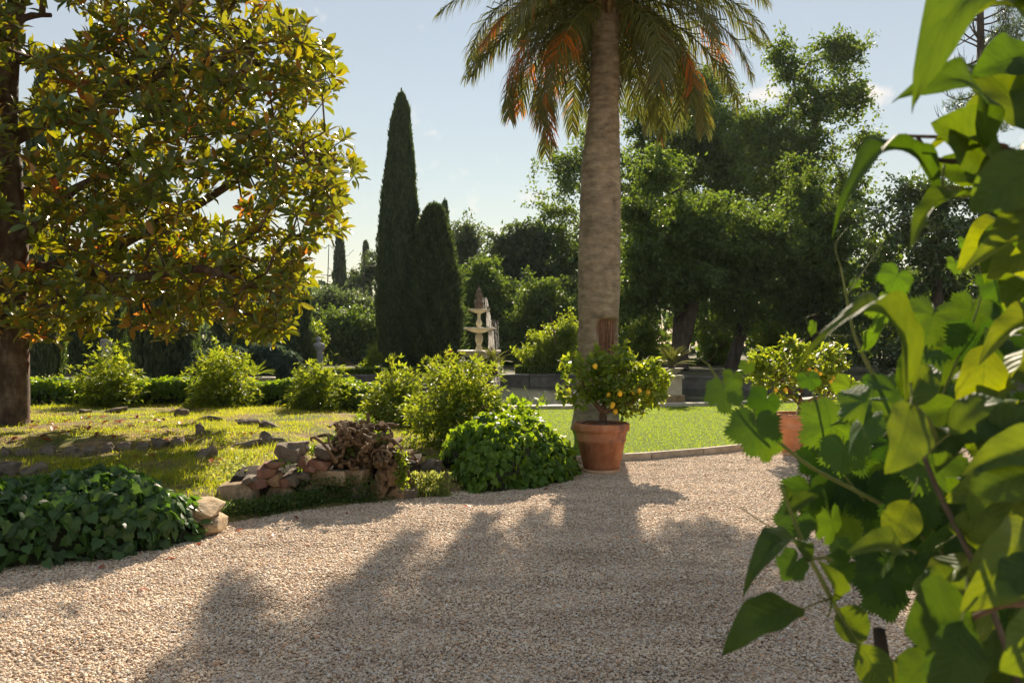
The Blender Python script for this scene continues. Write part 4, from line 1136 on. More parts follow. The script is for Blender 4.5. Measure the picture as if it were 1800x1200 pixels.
def num_normal(fn):
    def g(u, v):
        e = 1e-3; p0 = fn(u, v); a = fn(np.clip(u + e, 0, 2), v) - p0; b = fn(u, np.clip(v + e, 0, 2)) - p0
        nr = norm(np.cross(a, b)); nr *= np.sign(nr[:, 2:3] + .25 * -nr[:, 1:2] + 1e-6)
        return p0, nr
    return g
M['ivy_core'] = surf_mat('ivy_shade', [(.3, (.008, .014, .006)), (.7, (.03, .04, .015))], 8, .95, .8, 20)  # near-black: the shade between the leaves is put into this colour
# left foreground mound: runs along the gravel from beyond the frame to the corner stones
LX = np.array([-9.0, -6.0, -4.3, -3.55, -3.0, -2.72, -2.6]); LF = np.array([5.45, 5.6, 5.85, 6.08, 6.4, 6.75, 7.0]); LH = np.array([.58, .56, .54, .53, .50, .36, .10])
def left_mound(u, v):
    X = -9 + u * 6.42
    f = np.interp(X, LX, LF); H = np.interp(X, LX, LH) * (1 + .06 * np.sin(X * 3.1) + .04 * np.sin(X * 7.3)); dep = np.interp(X, [-9, -3.2, -2.58], [1.5, 1.35, .35])
    a = v * np.pi * .92
    yy = f + dep * (.5 - .5 * np.cos(a)) * 1.0 - .06 * np.sin(a)
    zz = H * np.sin(np.minimum(a, np.pi * .92)) ** .55 + .03 * np.sin(X * 5 + v * 9)
    return np.stack([X, yy, np.maximum(zz, 0)], -1)
ivy_mound('ivy_mound', 'dark glossy ivy mound at lower left beside the gravel', num_normal(left_mound), 6800, .092, M['ivy'], 300, M['ivy_core'])
def mid_mound(u, v):
    th = u * 2 * np.pi; ph = v * np.pi / 2
    c = np.array((-.03, 10.12, 0)); bump = 1 + .07 * np.sin(th * 3 + 1) + .07 * np.sin(th * 5 + v * 6) + .06 * np.sin(th * 9 + v * 13)
    r = np.sin(ph) ** .8 * bump
    x = c[0] + 0.74 * r * np.cos(th); y = c[1] + .78 * r * np.sin(th) + .22 * r * np.cos(th)
    z = .70 * np.maximum(np.cos(ph), 0) ** .75 * (1 - .18 * r * np.cos(th)) * (1 + .09 * np.sin(th * 4 + v * 7) * np.sin(v * 8))
    return np.stack([x, y, z], -1)
def mid_prof(u, v):
    q = v ** .7
    return num_normal(mid_mound)(u, q)
ivy_mound('ivy_mound', 'rounded green ivy mound in the centre, left of the lemon pot', mid_prof, 5600, .078, M['ivy_bright'], 300, M['ivy_core'])
# hedge
def hedge_prof(u, v):
    X = -11.5 + 8.9 * u
    Yc = 17.75 - .05 * (X + 7); Yc = Yc - .9 * sstep(-4.2, -2.6, X)
    a = v * np.pi
    w_ = .42 + .05 * np.sin(X * 4)
    yy = Yc - w_ * np.sign(np.cos(a)) * np.abs(np.cos(a)) ** .5
    zz = left_h(X, yy) + (.46 + .025 * np.sin(X * 5.2) + .02 * np.sin(X * 11)) * np.sin(a) ** .35
    return np.stack([X, yy, zz], -1)
hd = ivy_mound('ivy_hedge', 'long low ivy-clad hedge along the back of the left lawn', num_normal(hedge_prof), 13000, .08, M['ivy_bright'], 40, M['ivy_core'])
hd['category'] = 'hedge'

def shrub(name, label, x, ytop, ybase, hw, d, n, lsize, leaf='shrub', z0=None, tmpl=(TRI_V, TRI_F), flowers=0, depth=.9, cat='shrub'):
    s = d / FPX
    X = (x - 900) * s; z0 = float(left_h(X, d)) if z0 is None else z0
    H = EYE - (ytop - 600) * s - z0; r = hw * s
    b = np.array((X, d, z0)); o = thing(name, b, label, cat)
    nt = max(30, n // 9)
    u = rdir(nt); u[:, 2] = np.abs(u[:, 2]); rr = rng.uniform(.35, 1, nt) ** .6
    lump = 1 + .22 * np.sin(np.arctan2(u[:, 1], u[:, 0]) * 3 + x) * (1 - u[:, 2]) + .12 * rng.normal(size=nt)
    tips = b + u * rr[:, None] * np.array((r, r * depth, H * .97)) * lump[:, None]
    tips[:, 2] = np.maximum(tips[:, 2], z0 + .06)
    paths, td = grow([([b, b + (0, 0, H * .25)], [.02, .012], None)], tips, .12, .0028, .42, .12)
    part('stem', skeleton_mesh('stem', paths, M['brown_twig']), o)
    c = np.repeat(tips, 9, 0); m_ = len(c); c = c + rng.normal(size=(m_, 3)) * lsize * .75
    yd = norm(rng.normal(size=(m_, 3)) * .7 + (c - b - (0, 0, H * .35)) / max(r, .1) + np.array((0, 0, -.15)))
    R = frames(yd, norm(np.array((0, -.1, 1.)) + rng.normal(size=(m_, 3)) * .45))
    V, F = inst(tmpl[0], tmpl[1], c, R, rng.uniform(.65, 1.25, m_) * lsize)
    part('foliage', mesh('foliage', V, F, M[leaf]), o)['kind'] = 'stuff'
    for k in range(flowers):
        q = tips[np.argmax(tips[:, 2] + rng.normal(size=nt) * .1)]
        part('flower', mesh('flower', ICO1[0] * .03, ICO1[1], M['flower']), o, q + (rng.normal() * .1, 0, .04))
    return o
shrub('tree_peony', 'yellow-green shrub before the hedge nearest the magnolia trunk', 192, 620, 706, 50, 17.0, 1300, .13)
shrub('tree_peony', 'yellow-green shrub before the hedge beside the low cycad', 392, 618, 706, 56, 16.9, 1500, .13)
shrub('tree_peony', 'yellow-green shrub at the hedge below the herm', 560, 640, 714, 50, 16.3, 1300, .13)
shrub('tree_peony', 'leafy shrub left of the largest shrub, right end of the hedge', 690, 650, 735, 50, 14.2, 1500, .115)
shrub('rose_bush', 'rose bush with one red bloom in front of the pool', 775, 628, 735, 50, 14.6, 1300, .08, flowers=2)
shrub('tree_peony', 'largest bushy shrub below the fountain, behind the ivy mound', 815, 632, 800, 82, 11.6, 3300, .10)
shrub('leafy_shrub', 'low pale shrub sloping right behind the ivy mound', 905, 692, 770, 58, 11.3, 1500, .075, leaf='ivy_bright', tmpl=(IVY_V, IVY_F))
shrub('leafy_shrub', 'small leafy shrub tucked between hedge and largest shrub', 735, 690, 745, 40, 13.4, 800, .09)
for x, y, lab in ((270, 705, 'small pink-flowered plant at the hedge between two left shrubs'), (482, 708, 'small pink-flowered plant at the hedge left of the herm')):
    g0 = ground_px(x, y); o = thing('flowering_plant', g0, lab, 'flower')
    n_ = 26; yd = norm(np.concatenate([rng.normal(size=(n_, 2)) * .5, np.ones((n_, 1))], 1))
    acc = Acc()
    L = rng.uniform(.15, .30, n_)
    for q in range(n_): acc.add(*sweep([g0, g0 + yd[q] * L[q] * .5, g0 + yd[q] * L[q]], [.004, .003, .002], 3))
    part('stem', acc.mesh('stem', M['weed_light']), o)
    pos = np.repeat(g0 + yd * L[:, None], 4, 0) + rng.normal(size=(n_ * 4, 3)) * .02
    V, F = inst(DIA_V * (1.2, 1, 1), DIA_F, pos, frames(rdir(len(pos)), rdir(len(pos))), .05)
    part('blossom', mesh('blossom', V, F, M['flower']), o)
    c = g0 + rng.normal(size=(60, 3)) * (.07, .07, .0) + (0, 0, .02)
    V, F = inst(DIA_V, DIA_F, c, frames(norm(rng.normal(size=(60, 3)) + (0, 0, .8)), rdir(60)), .09)
    part('leaf_rosette', mesh('leaf_rosette', V, F, M['weed_light']), o)

# clipped box hedges beyond the pool
def box_hedge(label, th0, th1, k0, k1, z0, z1):
    n_ = 60
    a0, a1 = math.radians(th0), math.radians(th1)
    V, F = ring_block(a0, a1, k0 + .04, k1 - .04, z0, z1 - .03, 14)
    o = thing('box_hedge', (*ell(np.array([(a0 + a1) / 2]), k0)[0], z0), label, 'hedge', 'clipped box hedges beyond the pool')
    part('shaded_stem_mass', mesh('shaded_stem_mass', V, F, M['ivy_core']), o)  # inner block of the hedge, with its shade painted in as near-black
    L = abs(a1 - a0) * PA; n_ = int(L * 900)
    th = rng.uniform(a0, a1, n_); f = rng.uniform(0, 1, n_)
    topm = rng.uniform(size=n_) < .45
    k = np.where(topm, k0 + (k1 - k0) * f, k0); z = np.where(topm, z1, z0 + (z1 - z0) * f)
    e = np.stack([PC[0] + (PA + k) * np.cos(th), PC[1] + (PB + k) * np.sin(th), z], -1) + rng.normal(size=(n_, 3)) * .015
    V, F = inst(DIA_V * (1.2, 1, 1), DIA_F, e, frames(rdir(n_), norm(rng.normal(size=(n_, 3)) + (0, -.3, .8))), .055)
    part('foliage', mesh('foliage', V, F, M['bush']), o)['kind'] = 'stuff'
box_hedge('clipped box hedge beyond the pool, between herm and tall cypress', 107, 122, .9, 1.35, .42, .66)
box_hedge('clipped box hedge beyond the pool, just right of the fountain', 87, 94, .8, 1.3, .42, .74)
box_hedge('clipped box hedge beyond the pool, just left of the palm trunk', 71, 84.5, .8, 1.3, .42, .74)
box_hedge('clipped box hedge beyond the pool, at the foot of the tall cypress', 96, 106, .85, 1.3, .42, .66)

# ------------------------------------------------------------------ fountain
FX, FY = P(842, 600, 25.3)[:2]; fs = 25.3 / FPX
fz = lambda y: EYE - (y - 600) * fs
ft = thing('fountain', (FX, FY, 0), 'three-tiered stone fountain spilling water in the pool', 'fountain')
def fl(name, prof, mat='fountain', fn=None, ns=36):
    if name == 'finial':
        q = np.array(prof, float); tq = np.linspace(0, len(q) - 1, 60); prof = np.stack([np.interp(tq, np.arange(len(q)), q[:, 0]), np.interp(tq, np.arange(len(q)), q[:, 1])], -1)
    V, F = lathe([(r * fs, fz(y)) for r, y in prof], ns, (FX, FY, 0), fn)
    return part(name, mesh(name, V, F, M[mat]), ft)
flute = lambda r, z, a: r * (1 + .03 * np.cos(a * 16))
fl('pedestal', [(24, 697), (24, 690), (18, 688), (18, 682), (11, 676), (8, 660), (8, 650), (11, 645), (12, 640), (9, 634), (8, 630)])
fl('basin', [(0, 629), (10, 630), (22, 627), (30, 622), (36, 619), (37.5, 618), (37.5, 615.8), (35.5, 615.5), (33, 618), (12, 622), (0, 622)], fn=flute)
fl('stem', [(0, 624), (7, 623), (7, 619), (5.5, 616), (6.5, 612), (5, 609), (4, 608), (4.5, 604), (6.8, 598), (7.2, 593), (6, 588), (3.6, 585), (3.4, 583), (5, 581.5)])
fl('basin', [(0, 585), (4, 585.5), (13, 583), (19, 580), (25, 578.5), (26.8, 577.8), (26.8, 576), (25, 575.8), (22, 578), (6, 579.5), (0, 579.5)], fn=flute)
fl('stem', [(0, 582), (5, 580), (5, 576), (3, 574), (5.2, 570.5), (5.6, 567), (4, 563), (2.8, 561), (2.8, 553), (4.2, 551)])
fl('basin', [(0, 550.5), (5, 550.5), (11, 548), (17, 545.5), (19.2, 545), (19.2, 543.6), (17.8, 543.4), (15, 545), (0, 546)], fn=flute)
lump = lambda r, z, a: r * (1 + .38 * np.sin(a * 3 + z * 22) + .16 * np.sin(a * 5 - z * 41 + 1) + .1 * np.sin(a * 9 + z * 60))
fl('finial', [(0, 547), (7.5, 546), (8, 542), (5.2, 538), (6.4, 533), (6, 529), (3.6, 525), (5, 521), (4.6, 518), (2.8, 514), (3.6, 511), (3, 509), (1.4, 507.5), (.9, 505), (.6, 502), (0, 500)], 'fountain_dark', lump, 28)
m, t, out = new_mat('falling_water')
pw = t.nodes.new('ShaderNodeBsdfPrincipled'); pw.inputs['Base Color'].default_value = (.95, .95, .95, 1); pw.inputs['Roughness'].default_value = .15; pw.inputs['Transmission Weight'].default_value = .25; pw.inputs['IOR'].default_value = 1.33
tl = t.nodes.new('ShaderNodeBsdfTranslucent'); tl.inputs[0].default_value = (.9, .88, .86, 1)
mxs = t.nodes.new('ShaderNodeMixShader'); mxs.inputs[0].default_value = .5
t.links.new(pw.outputs[0], mxs.inputs[1]); t.links.new(tl.outputs[0], mxs.inputs[2]); t.links.new(mxs.outputs[0], out.inputs['Surface'])
M['fall'] = m
def water(x0, x1, ytop, ybot, n, name='water_fall', rr=.0035, spread=3.0):
    acc = Acc()
    for k in range(n):
        a = P(rng.uniform(x0, x1), ytop, 25.3 + rng.uniform(-.12, .12)); e = P(rng.uniform(x0 + 1, x1 + spread), ybot, 25.3 + rng.uniform(-.15, .15)); e[0] = a[0] + (rng.uniform(.0, 1) * spread) * fs
        tt = np.linspace(rng.uniform(0, .25), rng.uniform(.7, 1), 6)
        pts = a + (e - a) * np.stack([tt, tt, tt ** 1.3], -1) + rng.normal(size=(6, 3)) * .006
        acc.add(*sweep(pts, rr * rng.uniform(.5, 1.5, 6), 3))
    part(name, acc.mesh(name, M['fall']), ft)['kind'] = 'stuff'
water(855, 860.5, 544, 577, 34); water(858, 867, 577, 617, 46); water(866, 878, 617, 690, 26, rr=.0025)
water(848, 856, 522, 544, 16, rr=.0022, spread=6)
water(860, 876, 560, 640, 16, rr=.0015, spread=8)

# ------------------------------------------------------------------ statues, cycads
def statue(name, label, x, d, yhead, yfeet, ybase, bust):
    s = d / FPX; X = (x - 900) * s
    o = thing(name, (X, d, .38), label, 'statue')
    z = lambda y: EYE - (y - 600) * s
    H = (yfeet - yhead) * s
    if not bust:
        prof = [(0, 1.0), (.05, .985), (.075, .945), (.07, .90), (.045, .87), (.04, .85), (.10, .83), (.165, .80), (.15, .72), (.13, .66), (.10, .58), (.12, .52), (.15, .46), (.14, .38), (.125, .28), (.13, .15), (.15, .03), (.15, 0)]
    else:
        prof = [(0, 1.0), (.07, .985), (.10, .93), (.09, .87), (.055, .83), (.06, .80), (.15, .77), (.20, .71), (.19, .62), (.15, .53), (.10, .48), (.11, .40), (.10, .2), (.095, 0)]
    pr_ = np.array(prof)[::-1]
    fn = lambda r, zz_, a: r * (1 + .08 * np.cos(2 * a) + .05 * np.sin(3 * a + zz_ * 9) + .03 * np.sin(7 * a - zz_ * 17))
    V, F = lathe([(r * H, z(yfeet) + h * H) for r, h in pr_], 18, (X, d, 0), fn)
    V[:, 0] += .03 * H * np.sin((V[:, 2] - z(yfeet)) / H * 5)
    acc = Acc(); acc.add(V, F)
    if not bust:      # folded arm and raised hand
        sh = np.array((X + .15 * H, d - .02, z(yfeet) + .78 * H)); el = np.array((X + .19 * H, d - .06, z(yfeet) + .62 * H)); ha = np.array((X + .02 * H, d - .15 * H, z(yfeet) + .70 * H))
        acc.add(*sweep([sh, el, ha], [.045 * H, .04 * H, .03 * H], 6, True))
        sh2 = np.array((X - .15 * H, d - .02, z(yfeet) + .78 * H)); acc.add(*sweep([sh2, sh2 + (-.03 * H, 0, -.18 * H), sh2 + (0.02 * H, -.03, -.33 * H)], [.045 * H, .04 * H, .03 * H], 6, True))
    part('figure', acc.mesh('figure', M['statue']), o)
    w_ = .13 * H if not bust else .11 * H
    top = z(yfeet)
    V, F = lathe([(w_ * 1.5, .3), (w_ * 1.5, .5), (w_ * 1.15, .52), (w_ * 1.0, .56), (w_ * 1.18, top - .06), (w_ * 1.4, top - .05), (w_ * 1.4, top + .005), (0, top + .005)], 4, (X, d, 0))
    c, s_ = math.cos(math.pi / 4), math.sin(math.pi / 4); q = V - (X, d, 0); V = np.stack([q[:, 0] * c - q[:, 1] * s_, q[:, 0] * s_ + q[:, 1] * c, q[:, 2]], -1) * (1.2, 1.2, 1) + (X, d, 0)
    part('plinth', mesh('plinth', V, F, M['statue'], flat=True), o)
statue('stone_statue', 'weathered stone figure statue above the left shrub', 187, 29, 587, 640, 672, False)
statue('stone_herm', 'stone herm bust on a slim pillar left of the tall cypress', 561, 30, 592, 640, 668, True)

def cycad(name, label, x, y, d, n, L, tall, mat='palm_leaf'):
    s = d / FPX; b = P(x, y, d)
    o = thing(name, b - (0, 0, tall), label, 'cycad')
    V, F = lathe([(.085, -tall), (.10, -tall * .5), (.09, -.02), (.03, .04), (0, .05)], 12, b, lambda r, z, a: r * (1 + .12 * np.sin(a * 6 + z * 40)))
    part('trunk', mesh('trunk', V, F, M['dark_bark']), o)
    for k in range(n):
        az = k * 2.4; e0 = rng.uniform(25, 80); 
        sl = np.linspace(0, 1, 10); e = np.radians(e0 - 45 * sl); ds = L / 9
        rad = np.concatenate([[0.02], .02 + np.cumsum(np.cos(e[:-1]) * ds)]); zz_ = np.concatenate([[0], np.cumsum(np.sin(e[:-1]) * ds)])
        pts = b + np.stack([math.cos(az) * rad, math.sin(az) * rad, zz_], -1)
        acc = Acc(); acc.add(*sweep(pts, .006, 3))
        nl = 22; tq = np.linspace(.12, 1, nl); c = np.stack([np.interp(tq, sl, pts[:, q]) for q in range(3)], -1)
        tg = norm(np.gradient(c, axis=0)); sd_ = np.array((-math.sin(az), math.cos(az), 0))
        for sg in (-1, 1):
            yd = norm(sd_ * sg * .8 + tg * .8 + np.array((0, 0, .25)))
            acc.add(*inst(DIA_V * (.16, 1, 1), DIA_F, c, frames(yd, np.array((0, 0, 1.))), L * .24 * np.interp(tq, [0, .4, 1], [.6, 1, .5])))
        part('frond', acc.mesh('frond', M[mat]), o)
    return o
cycad('cycad', 'small cycad with upright fronds in the stone bowl left of the pool', 450, 660, 23.5, 16, .50, .04, 'bush')
V, F = lathe([(0, 0), (.22, 0), (.26, .03), (.42, .16), (.45, .17), (.45, .21), (.40, .21), (.36, .18), (0, .18)], 28, P(455, 676, 23.5))
tag(part('stone_bowl', mesh('stone_bowl', V, F, M['coping'])), 'shallow pale stone bowl holding the small cycad', 'planter')
pp_ = P(1182, 600, 21.5)
ped = thing('stone_pedestal', (pp_[0], 21.5, .05), 'square stone pedestal at the pool edge right of the near lemon tree', 'pedestal')
zt = EYE - (655 - 600) * 21.5 / FPX
for nm, hw_, za, zb, mt in (('plinth', .26, .05, .30, 'tan_stone'), ('shaft', .20, .302, zt - .14, 'coping'), ('cap', .25, zt - .138, zt - .06, 'coping')):
    part(nm, mesh(nm, *box(pp_[0] - hw_, pp_[0] + hw_, 21.5 - hw_, 21.5 + hw_, za, zb), M[mt], flat=True), ped)
V, F = lathe([(.10, zt - .058), (.12, zt - .04), (.10, zt - .02), (.24, zt + .08), (.28, zt + .09), (.28, zt + .12), (.22, zt + .12), (0, zt + .10)], 24, (pp_[0], 21.5, 0))
tag(part('stone_urn', mesh('stone_urn', V, F, M['coping'])), 'low stone urn on the pedestal holding a cycad', 'urn')
cycad('cycad', 'cycad with arching fronds in the urn on the stone pedestal', 1180, 645, 21.5, 22, .62, .18)
cycad('cycad', 'cycad just right of the fountain basin behind the shrub', 868, 640, 20.2 + 1.2, 14, .50, .3)

# ------------------------------------------------------------------ potted lemon trees
def lemon_tree(label, potlabel, x, d, pot_r, pot_h, lobes, n, nlemon, pm, seed, z0=0.0):
    s = d / FPX; X = (x - 900) * s; b = np.array((X, d, z0))
    pot = thing('terracotta_pot', b, potlabel, 'pot')
    h = pot_h; r = pot_r
    V, F = lathe([(r * .60, .045), (r * .64, .05), (r * .66, .10), (r * .67, .105), (r * .84, h * .62), (r * .875, h * .63), (r * .88, h * .68), (r * .86, h * .69), (r * .90, h * .80), (r * .90, h * .83), (r * .985, h * .85), (r, h * .88), (r, h * .975), (r * .98, h), (r * .90, h), (r * .885, h * .97), (r * .86, h * .86)], 48, b)
    part('pot_body', mesh('pot_body', V, F, pm), pot)
    V, F = lathe([(0, .004), (r * .68, .004), (r * .69, .02), (r * .66, .047), (0, .047)], 32, b)
    part('pot_foot', mesh('pot_foot', V, F, M['terracotta_pale']), pot)
    V, F = lathe([(r * .875, h * .90), (r * .6, h * .925), (r * .3, h * .93), (0, h * .935)], 40, b, lambda rr, zz_, a: rr)
    V[:, 2] += .012 * vnoise(V, 30, 3)
    part('soil', mesh('soil', V, F, M['soil']), pot)
    tb = b + (0.02, 0, h * .92)
    o = thing('lemon_tree', tb, label, 'lemon tree')
    lb = np.array(lobes, float); w_ = lb[:, 2] * lb[:, 3]; ch = rng.choice(len(lb), n, p=w_ / w_.sum()); L = lb[ch]
    u = rdir(n) * (rng.uniform(.08, 1, n) ** .42)[:, None]
    tips = np.stack([(L[:, 0] + u[:, 0] * L[:, 2] - 900) * s, d + u[:, 1] * L[:, 2] * s * .85, EYE - (L[:, 1] - u[:, 2] * L[:, 3] - 600) * s], -1)
    tips = tips[tips[:, 2] > tb[2] + .10]
    k1 = tb + (.0, 0, .17)
    chains = [([tb, tb + (.01, 0, .1), k1], [.065, .05, .045], None), ([k1, k1 + (.18, -.05, .09), k1 + (.36, -.05, .13), k1 + (.45, -.02, .25)], [.035, .03, .025, .015], 1), ([k1, k1 + (-.12, .05, .15), k1 + (-.25, 0, .35)], [.035, .028, .015], 1), ([k1, k1 + (.03, .1, .2), k1 + (.05, 0, .45)], [.035, .03, .015], 1)]
    paths, td = grow(chains, tips, .09, .0022, .45, .10, seed=seed)
    part('trunk', skeleton_mesh('trunk', paths, M['brown_twig'], .02), o)
    c = np.repeat(tips, 6, 0); m_ = len(c); c = c + rng.normal(size=(m_, 3)) * .022
    tdr = np.repeat(td, 6, 0)
    yd = norm(rng.normal(size=(m_, 3)) * .75 + tdr * .7 + np.array((0, 0, .15)))
    R = frames(yd, norm(np.array((0, -.15, 1.)) + rng.normal(size=(m_, 3)) * .55)); S = rng.uniform(.065, .125, m_)
    split_leaves('leaf', o, L8_V * (1.25, 1, 1), L8_F, c, R, S, M['lemon_leaf'], 60)
    lm = mesh('lemon', *lathe([(0, -.042), (.008, -.038), (.02, -.028), (.029, -.01), (.030, .004), (.025, .02), (.014, .03), (.006, .035), (0, .036)], 12), M['lemon'])
    cand = np.argsort(tips[:, 1] + rng.uniform(0, .5, len(tips)))[:nlemon * 2]
    for q in cand[::5]:
        part('lemon', lm, o, tips[q] + (0, -.05, -.05), (rng.uniform(-.3, .3), rng.uniform(-.3, .3), 0), rng.uniform(.85, 1.25))
    return pot, o
lemon_tree('lemon tree with yellow fruit in the pot before the palm', 'large weathered terracotta pot in front of the palm', 1057, 10.75, .355, .62,
           [(1085, 668, 62, 48), (1035, 660, 45, 42), (1110, 690, 55, 42), (1140, 672, 36, 40), (1070, 640, 50, 30), (1020, 690, 28, 28), (1095, 705, 50, 25), (1148, 645, 22, 18), (1005, 640, 18, 22), (1050, 622, 12, 18), (1090, 618, 12, 16), (1165, 665, 14, 14), (992, 690, 10, 12)], 390, 22, M['terracotta'], 40)
hp = P(1057, 742, 10.75)
pts = [hp + (-.26, -.12, .0), hp + (-.18, -.17, .035), hp + (-.05, -.2, .03), hp + (.06, -.2, .022), hp + (.16, -.16, .005)]
tag(part('drip_hose', mesh('drip_hose', *[f if i_ == 0 else f[0] for i_, f in enumerate(sweep(pts, .008, 6))], M['hose'])), 'thin black drip hose lying in the near lemon pot', 'hose')
lemon_tree('lemon tree in the right-hand pot behind the vine', 'clean orange terracotta pot half hidden by vine leaves', 1405, 12.4, .39, .60,
           [(1400, 650, 75, 36), (1350, 660, 38, 34), (1440, 640, 50, 34), (1390, 620, 35, 24), (1460, 675, 40, 25), (1340, 630, 25, 22), (1470, 620, 20, 20), (1375, 690, 30, 18), (1388, 604, 12, 14), (1325, 650, 14, 14), (1480, 640, 14, 14)], 370, 18, M['terracotta_clean'], 41)

# ------------------------------------------------------------------ stones on the lawn
ORD = ['first', 'second', 'third', 'fourth', 'fifth', 'sixth', 'seventh', 'eighth', 'ninth', 'tenth']
def rock(label, x, y, wpx, hpx, seed, mat='rock', name='lawn_stone', group=None, flatk=1):
    g0 = ground_px(x, y + hpx * .35); d = g0[1]; s = d / FPX
    sz = np.array((wpx / 2 * s, min(wpx, 40) / 2 * s * .8, hpx / 2 * s * 1.25))
    V = chipped(sz, 12, .10, seed, .45, .55, .95)
    c = g0 + (0, sz[1] * .4, hpx * s * .20)
    return tag(part(name, mesh(name, V, CUBE[1], M[mat], flat=True), None, c, (rng.normal() * .1, rng.normal() * .15, rng.normal() * .3)), label, 'stone', group)
rowA = [(8, 793, 22, 22), (38, 797, 28, 16), (84, 793, 30, 22), (121, 795, 38, 24), (157, 792, 30, 24), (187, 788, 28, 20), (216, 783, 34, 24), (249, 785, 32, 24), (279, 780, 32, 22), (318, 777, 28, 18)]
for k, (x, y, a, b_) in enumerate(rowA):
    rock(ORD[k] + ' stone from the left in the long shaded row across the lawn', x, y, a, b_, 100 + k, group='stones of the long row')
labB = ['pale grey rough stone at the left edge above the ivy', 'long dark stone just right of the pale edge stone', 'light stone poking out above the ivy near the left edge', 'grey stone above the ivy, left of the flat pale one', 'flat pale grey stone above the middle of the ivy', 'small tan stone above the right shoulder of the ivy']
for k, (x, y, a, b_) in enumerate([(12, 826, 42, 28), (63, 823, 52, 30), (80, 846, 42, 18), (122, 838, 46, 24), (176, 841, 54, 18), (247, 855, 20, 18)]):
    rock(labB[k], x, y, a, b_, 130 + k)
for k, (x, y, a, b_, lab) in enumerate([(359, 797, 42, 26, 'lone rounded stone on the lawn left of the root pile'), (350, 756, 24, 22, 'upright stone on the lawn beside the bare earth patch'), (147, 722, 26, 9, 'low stone near the magnolia trunk, leftmost of the back stones'), (196, 722, 44, 9, 'flat low stone at the back of the lawn below the first shrub'),
        (317, 727, 26, 16, 'dark pointed stone at the back of the lawn'), (366, 736, 46, 10, 'long flat dark stone at the back of the lawn'), (435, 742, 40, 16, 'dark broad stone behind the bare earth patch'), (468, 747, 34, 14, 'flat-topped grey stone behind the bare earth patch'),
        (466, 770, 30, 30, 'upright block in the grass right of the bare earth'), (430, 783, 70, 12, 'long dark slab edging the bare earth patch'), (490, 776, 28, 20, 'dark stone just left of the root pile behind')]):
    rock(lab, x, y, a, b_, 150 + k)
# edging stones between root pile and ivy mound
for k, (x, y, a, b_, lab) in enumerate([(725, 812, 26, 26, 'grey edging stone just right of the root pile'), (752, 815, 36, 24, 'pale broad edging stone left of the central ivy mound'), (770, 822, 22, 24, 'brown edging stone touching the central ivy mound')]):
    rock(lab, x, y, a, b_, 170 + k)
def blockstone(name, x0, x1, y0, y1, d, dep, seed, mat, parent=None, label=None, boxy=.85, cuts=5, rough=.045, tilt=0):
    s = d / FPX; c = P((x0 + x1) / 2, (y0 + y1) / 2, d + dep / 2)
    V = chipped(((x1 - x0) / 2 * s * 1.02, dep / 2, (y1 - y0) / 2 * s * 1.02), cuts + 4, rough * (1.0 if name != 'brick' else .6) * (1.7 if mat == 'tufa' else 1), seed, .1 if mat != 'tufa' else .35)
    o = part(name, mesh(name, V, CUBE[1], M[mat], flat=True), parent, c, (0, tilt, rng.normal() * .08))
    if label: tag(o, label, 'stone', None)
    return o
for k, (a, lab) in enumerate([((312, 389, 878, 905), 'flat-topped tan stone slab on top of the corner stack'), ((314, 356, 905, 945), 'rounded stone at the lower left of the corner stack'), ((352, 390, 904, 937), 'square tan block at the lower right of the corner stack'), ((350, 394, 936, 946), 'thin flat stone at the foot of the corner stack')]):
    blockstone('corner_stone', *a, 7.12, .42, 200 + k, 'tan_stone', None, lab, tilt=(.04, .3, 0, 0)[k])
# ------------------------------------------------------------------ ruined wall
def wd(x): return np.interp(x, [395, 560, 740], [7.85, 8.55, 8.85])
wl = thing('ruined_wall', (*P(560, 600, wd(560))[:2], 0), 'low ruined wall of tan blocks and broken brick beside the gravel', 'wall')
blocks = [('stone', 396, 452, 845, 900, .5, 'tan_stone'), ('stone', 453, 531, 853, 905, .5, 'tan_stone'), ('lintel', 532, 612, 824, 850, .42, 'tan_stone'), ('lintel', 608, 654, 822, 846, .4, 'tan_stone'), ('stone', 613, 640, 847, 864, .3, 'tan_stone'),
          ('stone', 566, 606, 862, 892, .4, 'tufa'), ('stone', 620, 642, 866, 880, .3, 'tufa'), ('stone', 536, 570, 848, 892, .45, 'tan_stone'), ('stone', 600, 660, 850, 890, .5, 'rock'), ('stone', 656, 686, 838, 884, .4, 'tufa'), ('stone', 676, 712, 800, 850, .4, 'tufa'), ('stone', 684, 716, 846, 886, .4, 'tufa'), ('stone', 706, 735, 855, 888, .35, 'rock'), ('stone', 664, 690, 822, 846, .3, 'tufa'),
          ('stone', 485, 530, 778, 812, .3, 'rock'), ('stone', 512, 538, 776, 800, .25, 'rock'), ('brick', 536, 556, 818, 828, .2, 'brick'), ('brick', 544, 580, 806, 824, .25, 'brick'), ('brick', 520, 540, 800, 826, .25, 'brick'), ('brick', 464, 500, 810, 820, .25, 'brick'), ('brick', 458, 486, 818, 836, .25, 'brick'),
          ('stone', 430, 455, 835, 848, .3, 'rock'), ('stone', 470, 498, 828, 852, .3, 'tufa'), ('stone', 500, 528, 828, 856, .3, 'rock'), ('brick', 484, 512, 838, 852, .25, 'brick'), ('stone', 552, 584, 782, 804, .25, 'rock'), ('stone', 520, 545, 825, 845, .3, 'rock'), ('stone', 440, 470, 838, 856, .3, 'brick')]
for k, (nm, x0, x1, y0, y1, dep, mt) in enumerate(blocks):
    blockstone(nm, x0, x1, y0, y1, float(wd((x0 + x1) / 2)), dep, 300 + k, mt, wl, None, boxy=.9 if nm != 'stone' else .7, cuts=4 if nm != 'stone' else 7, rough=.03 if nm == 'brick' else .06, tilt=rng.normal() * .12 if nm == 'brick' else (rng.normal() * .05))
V, F = [], []
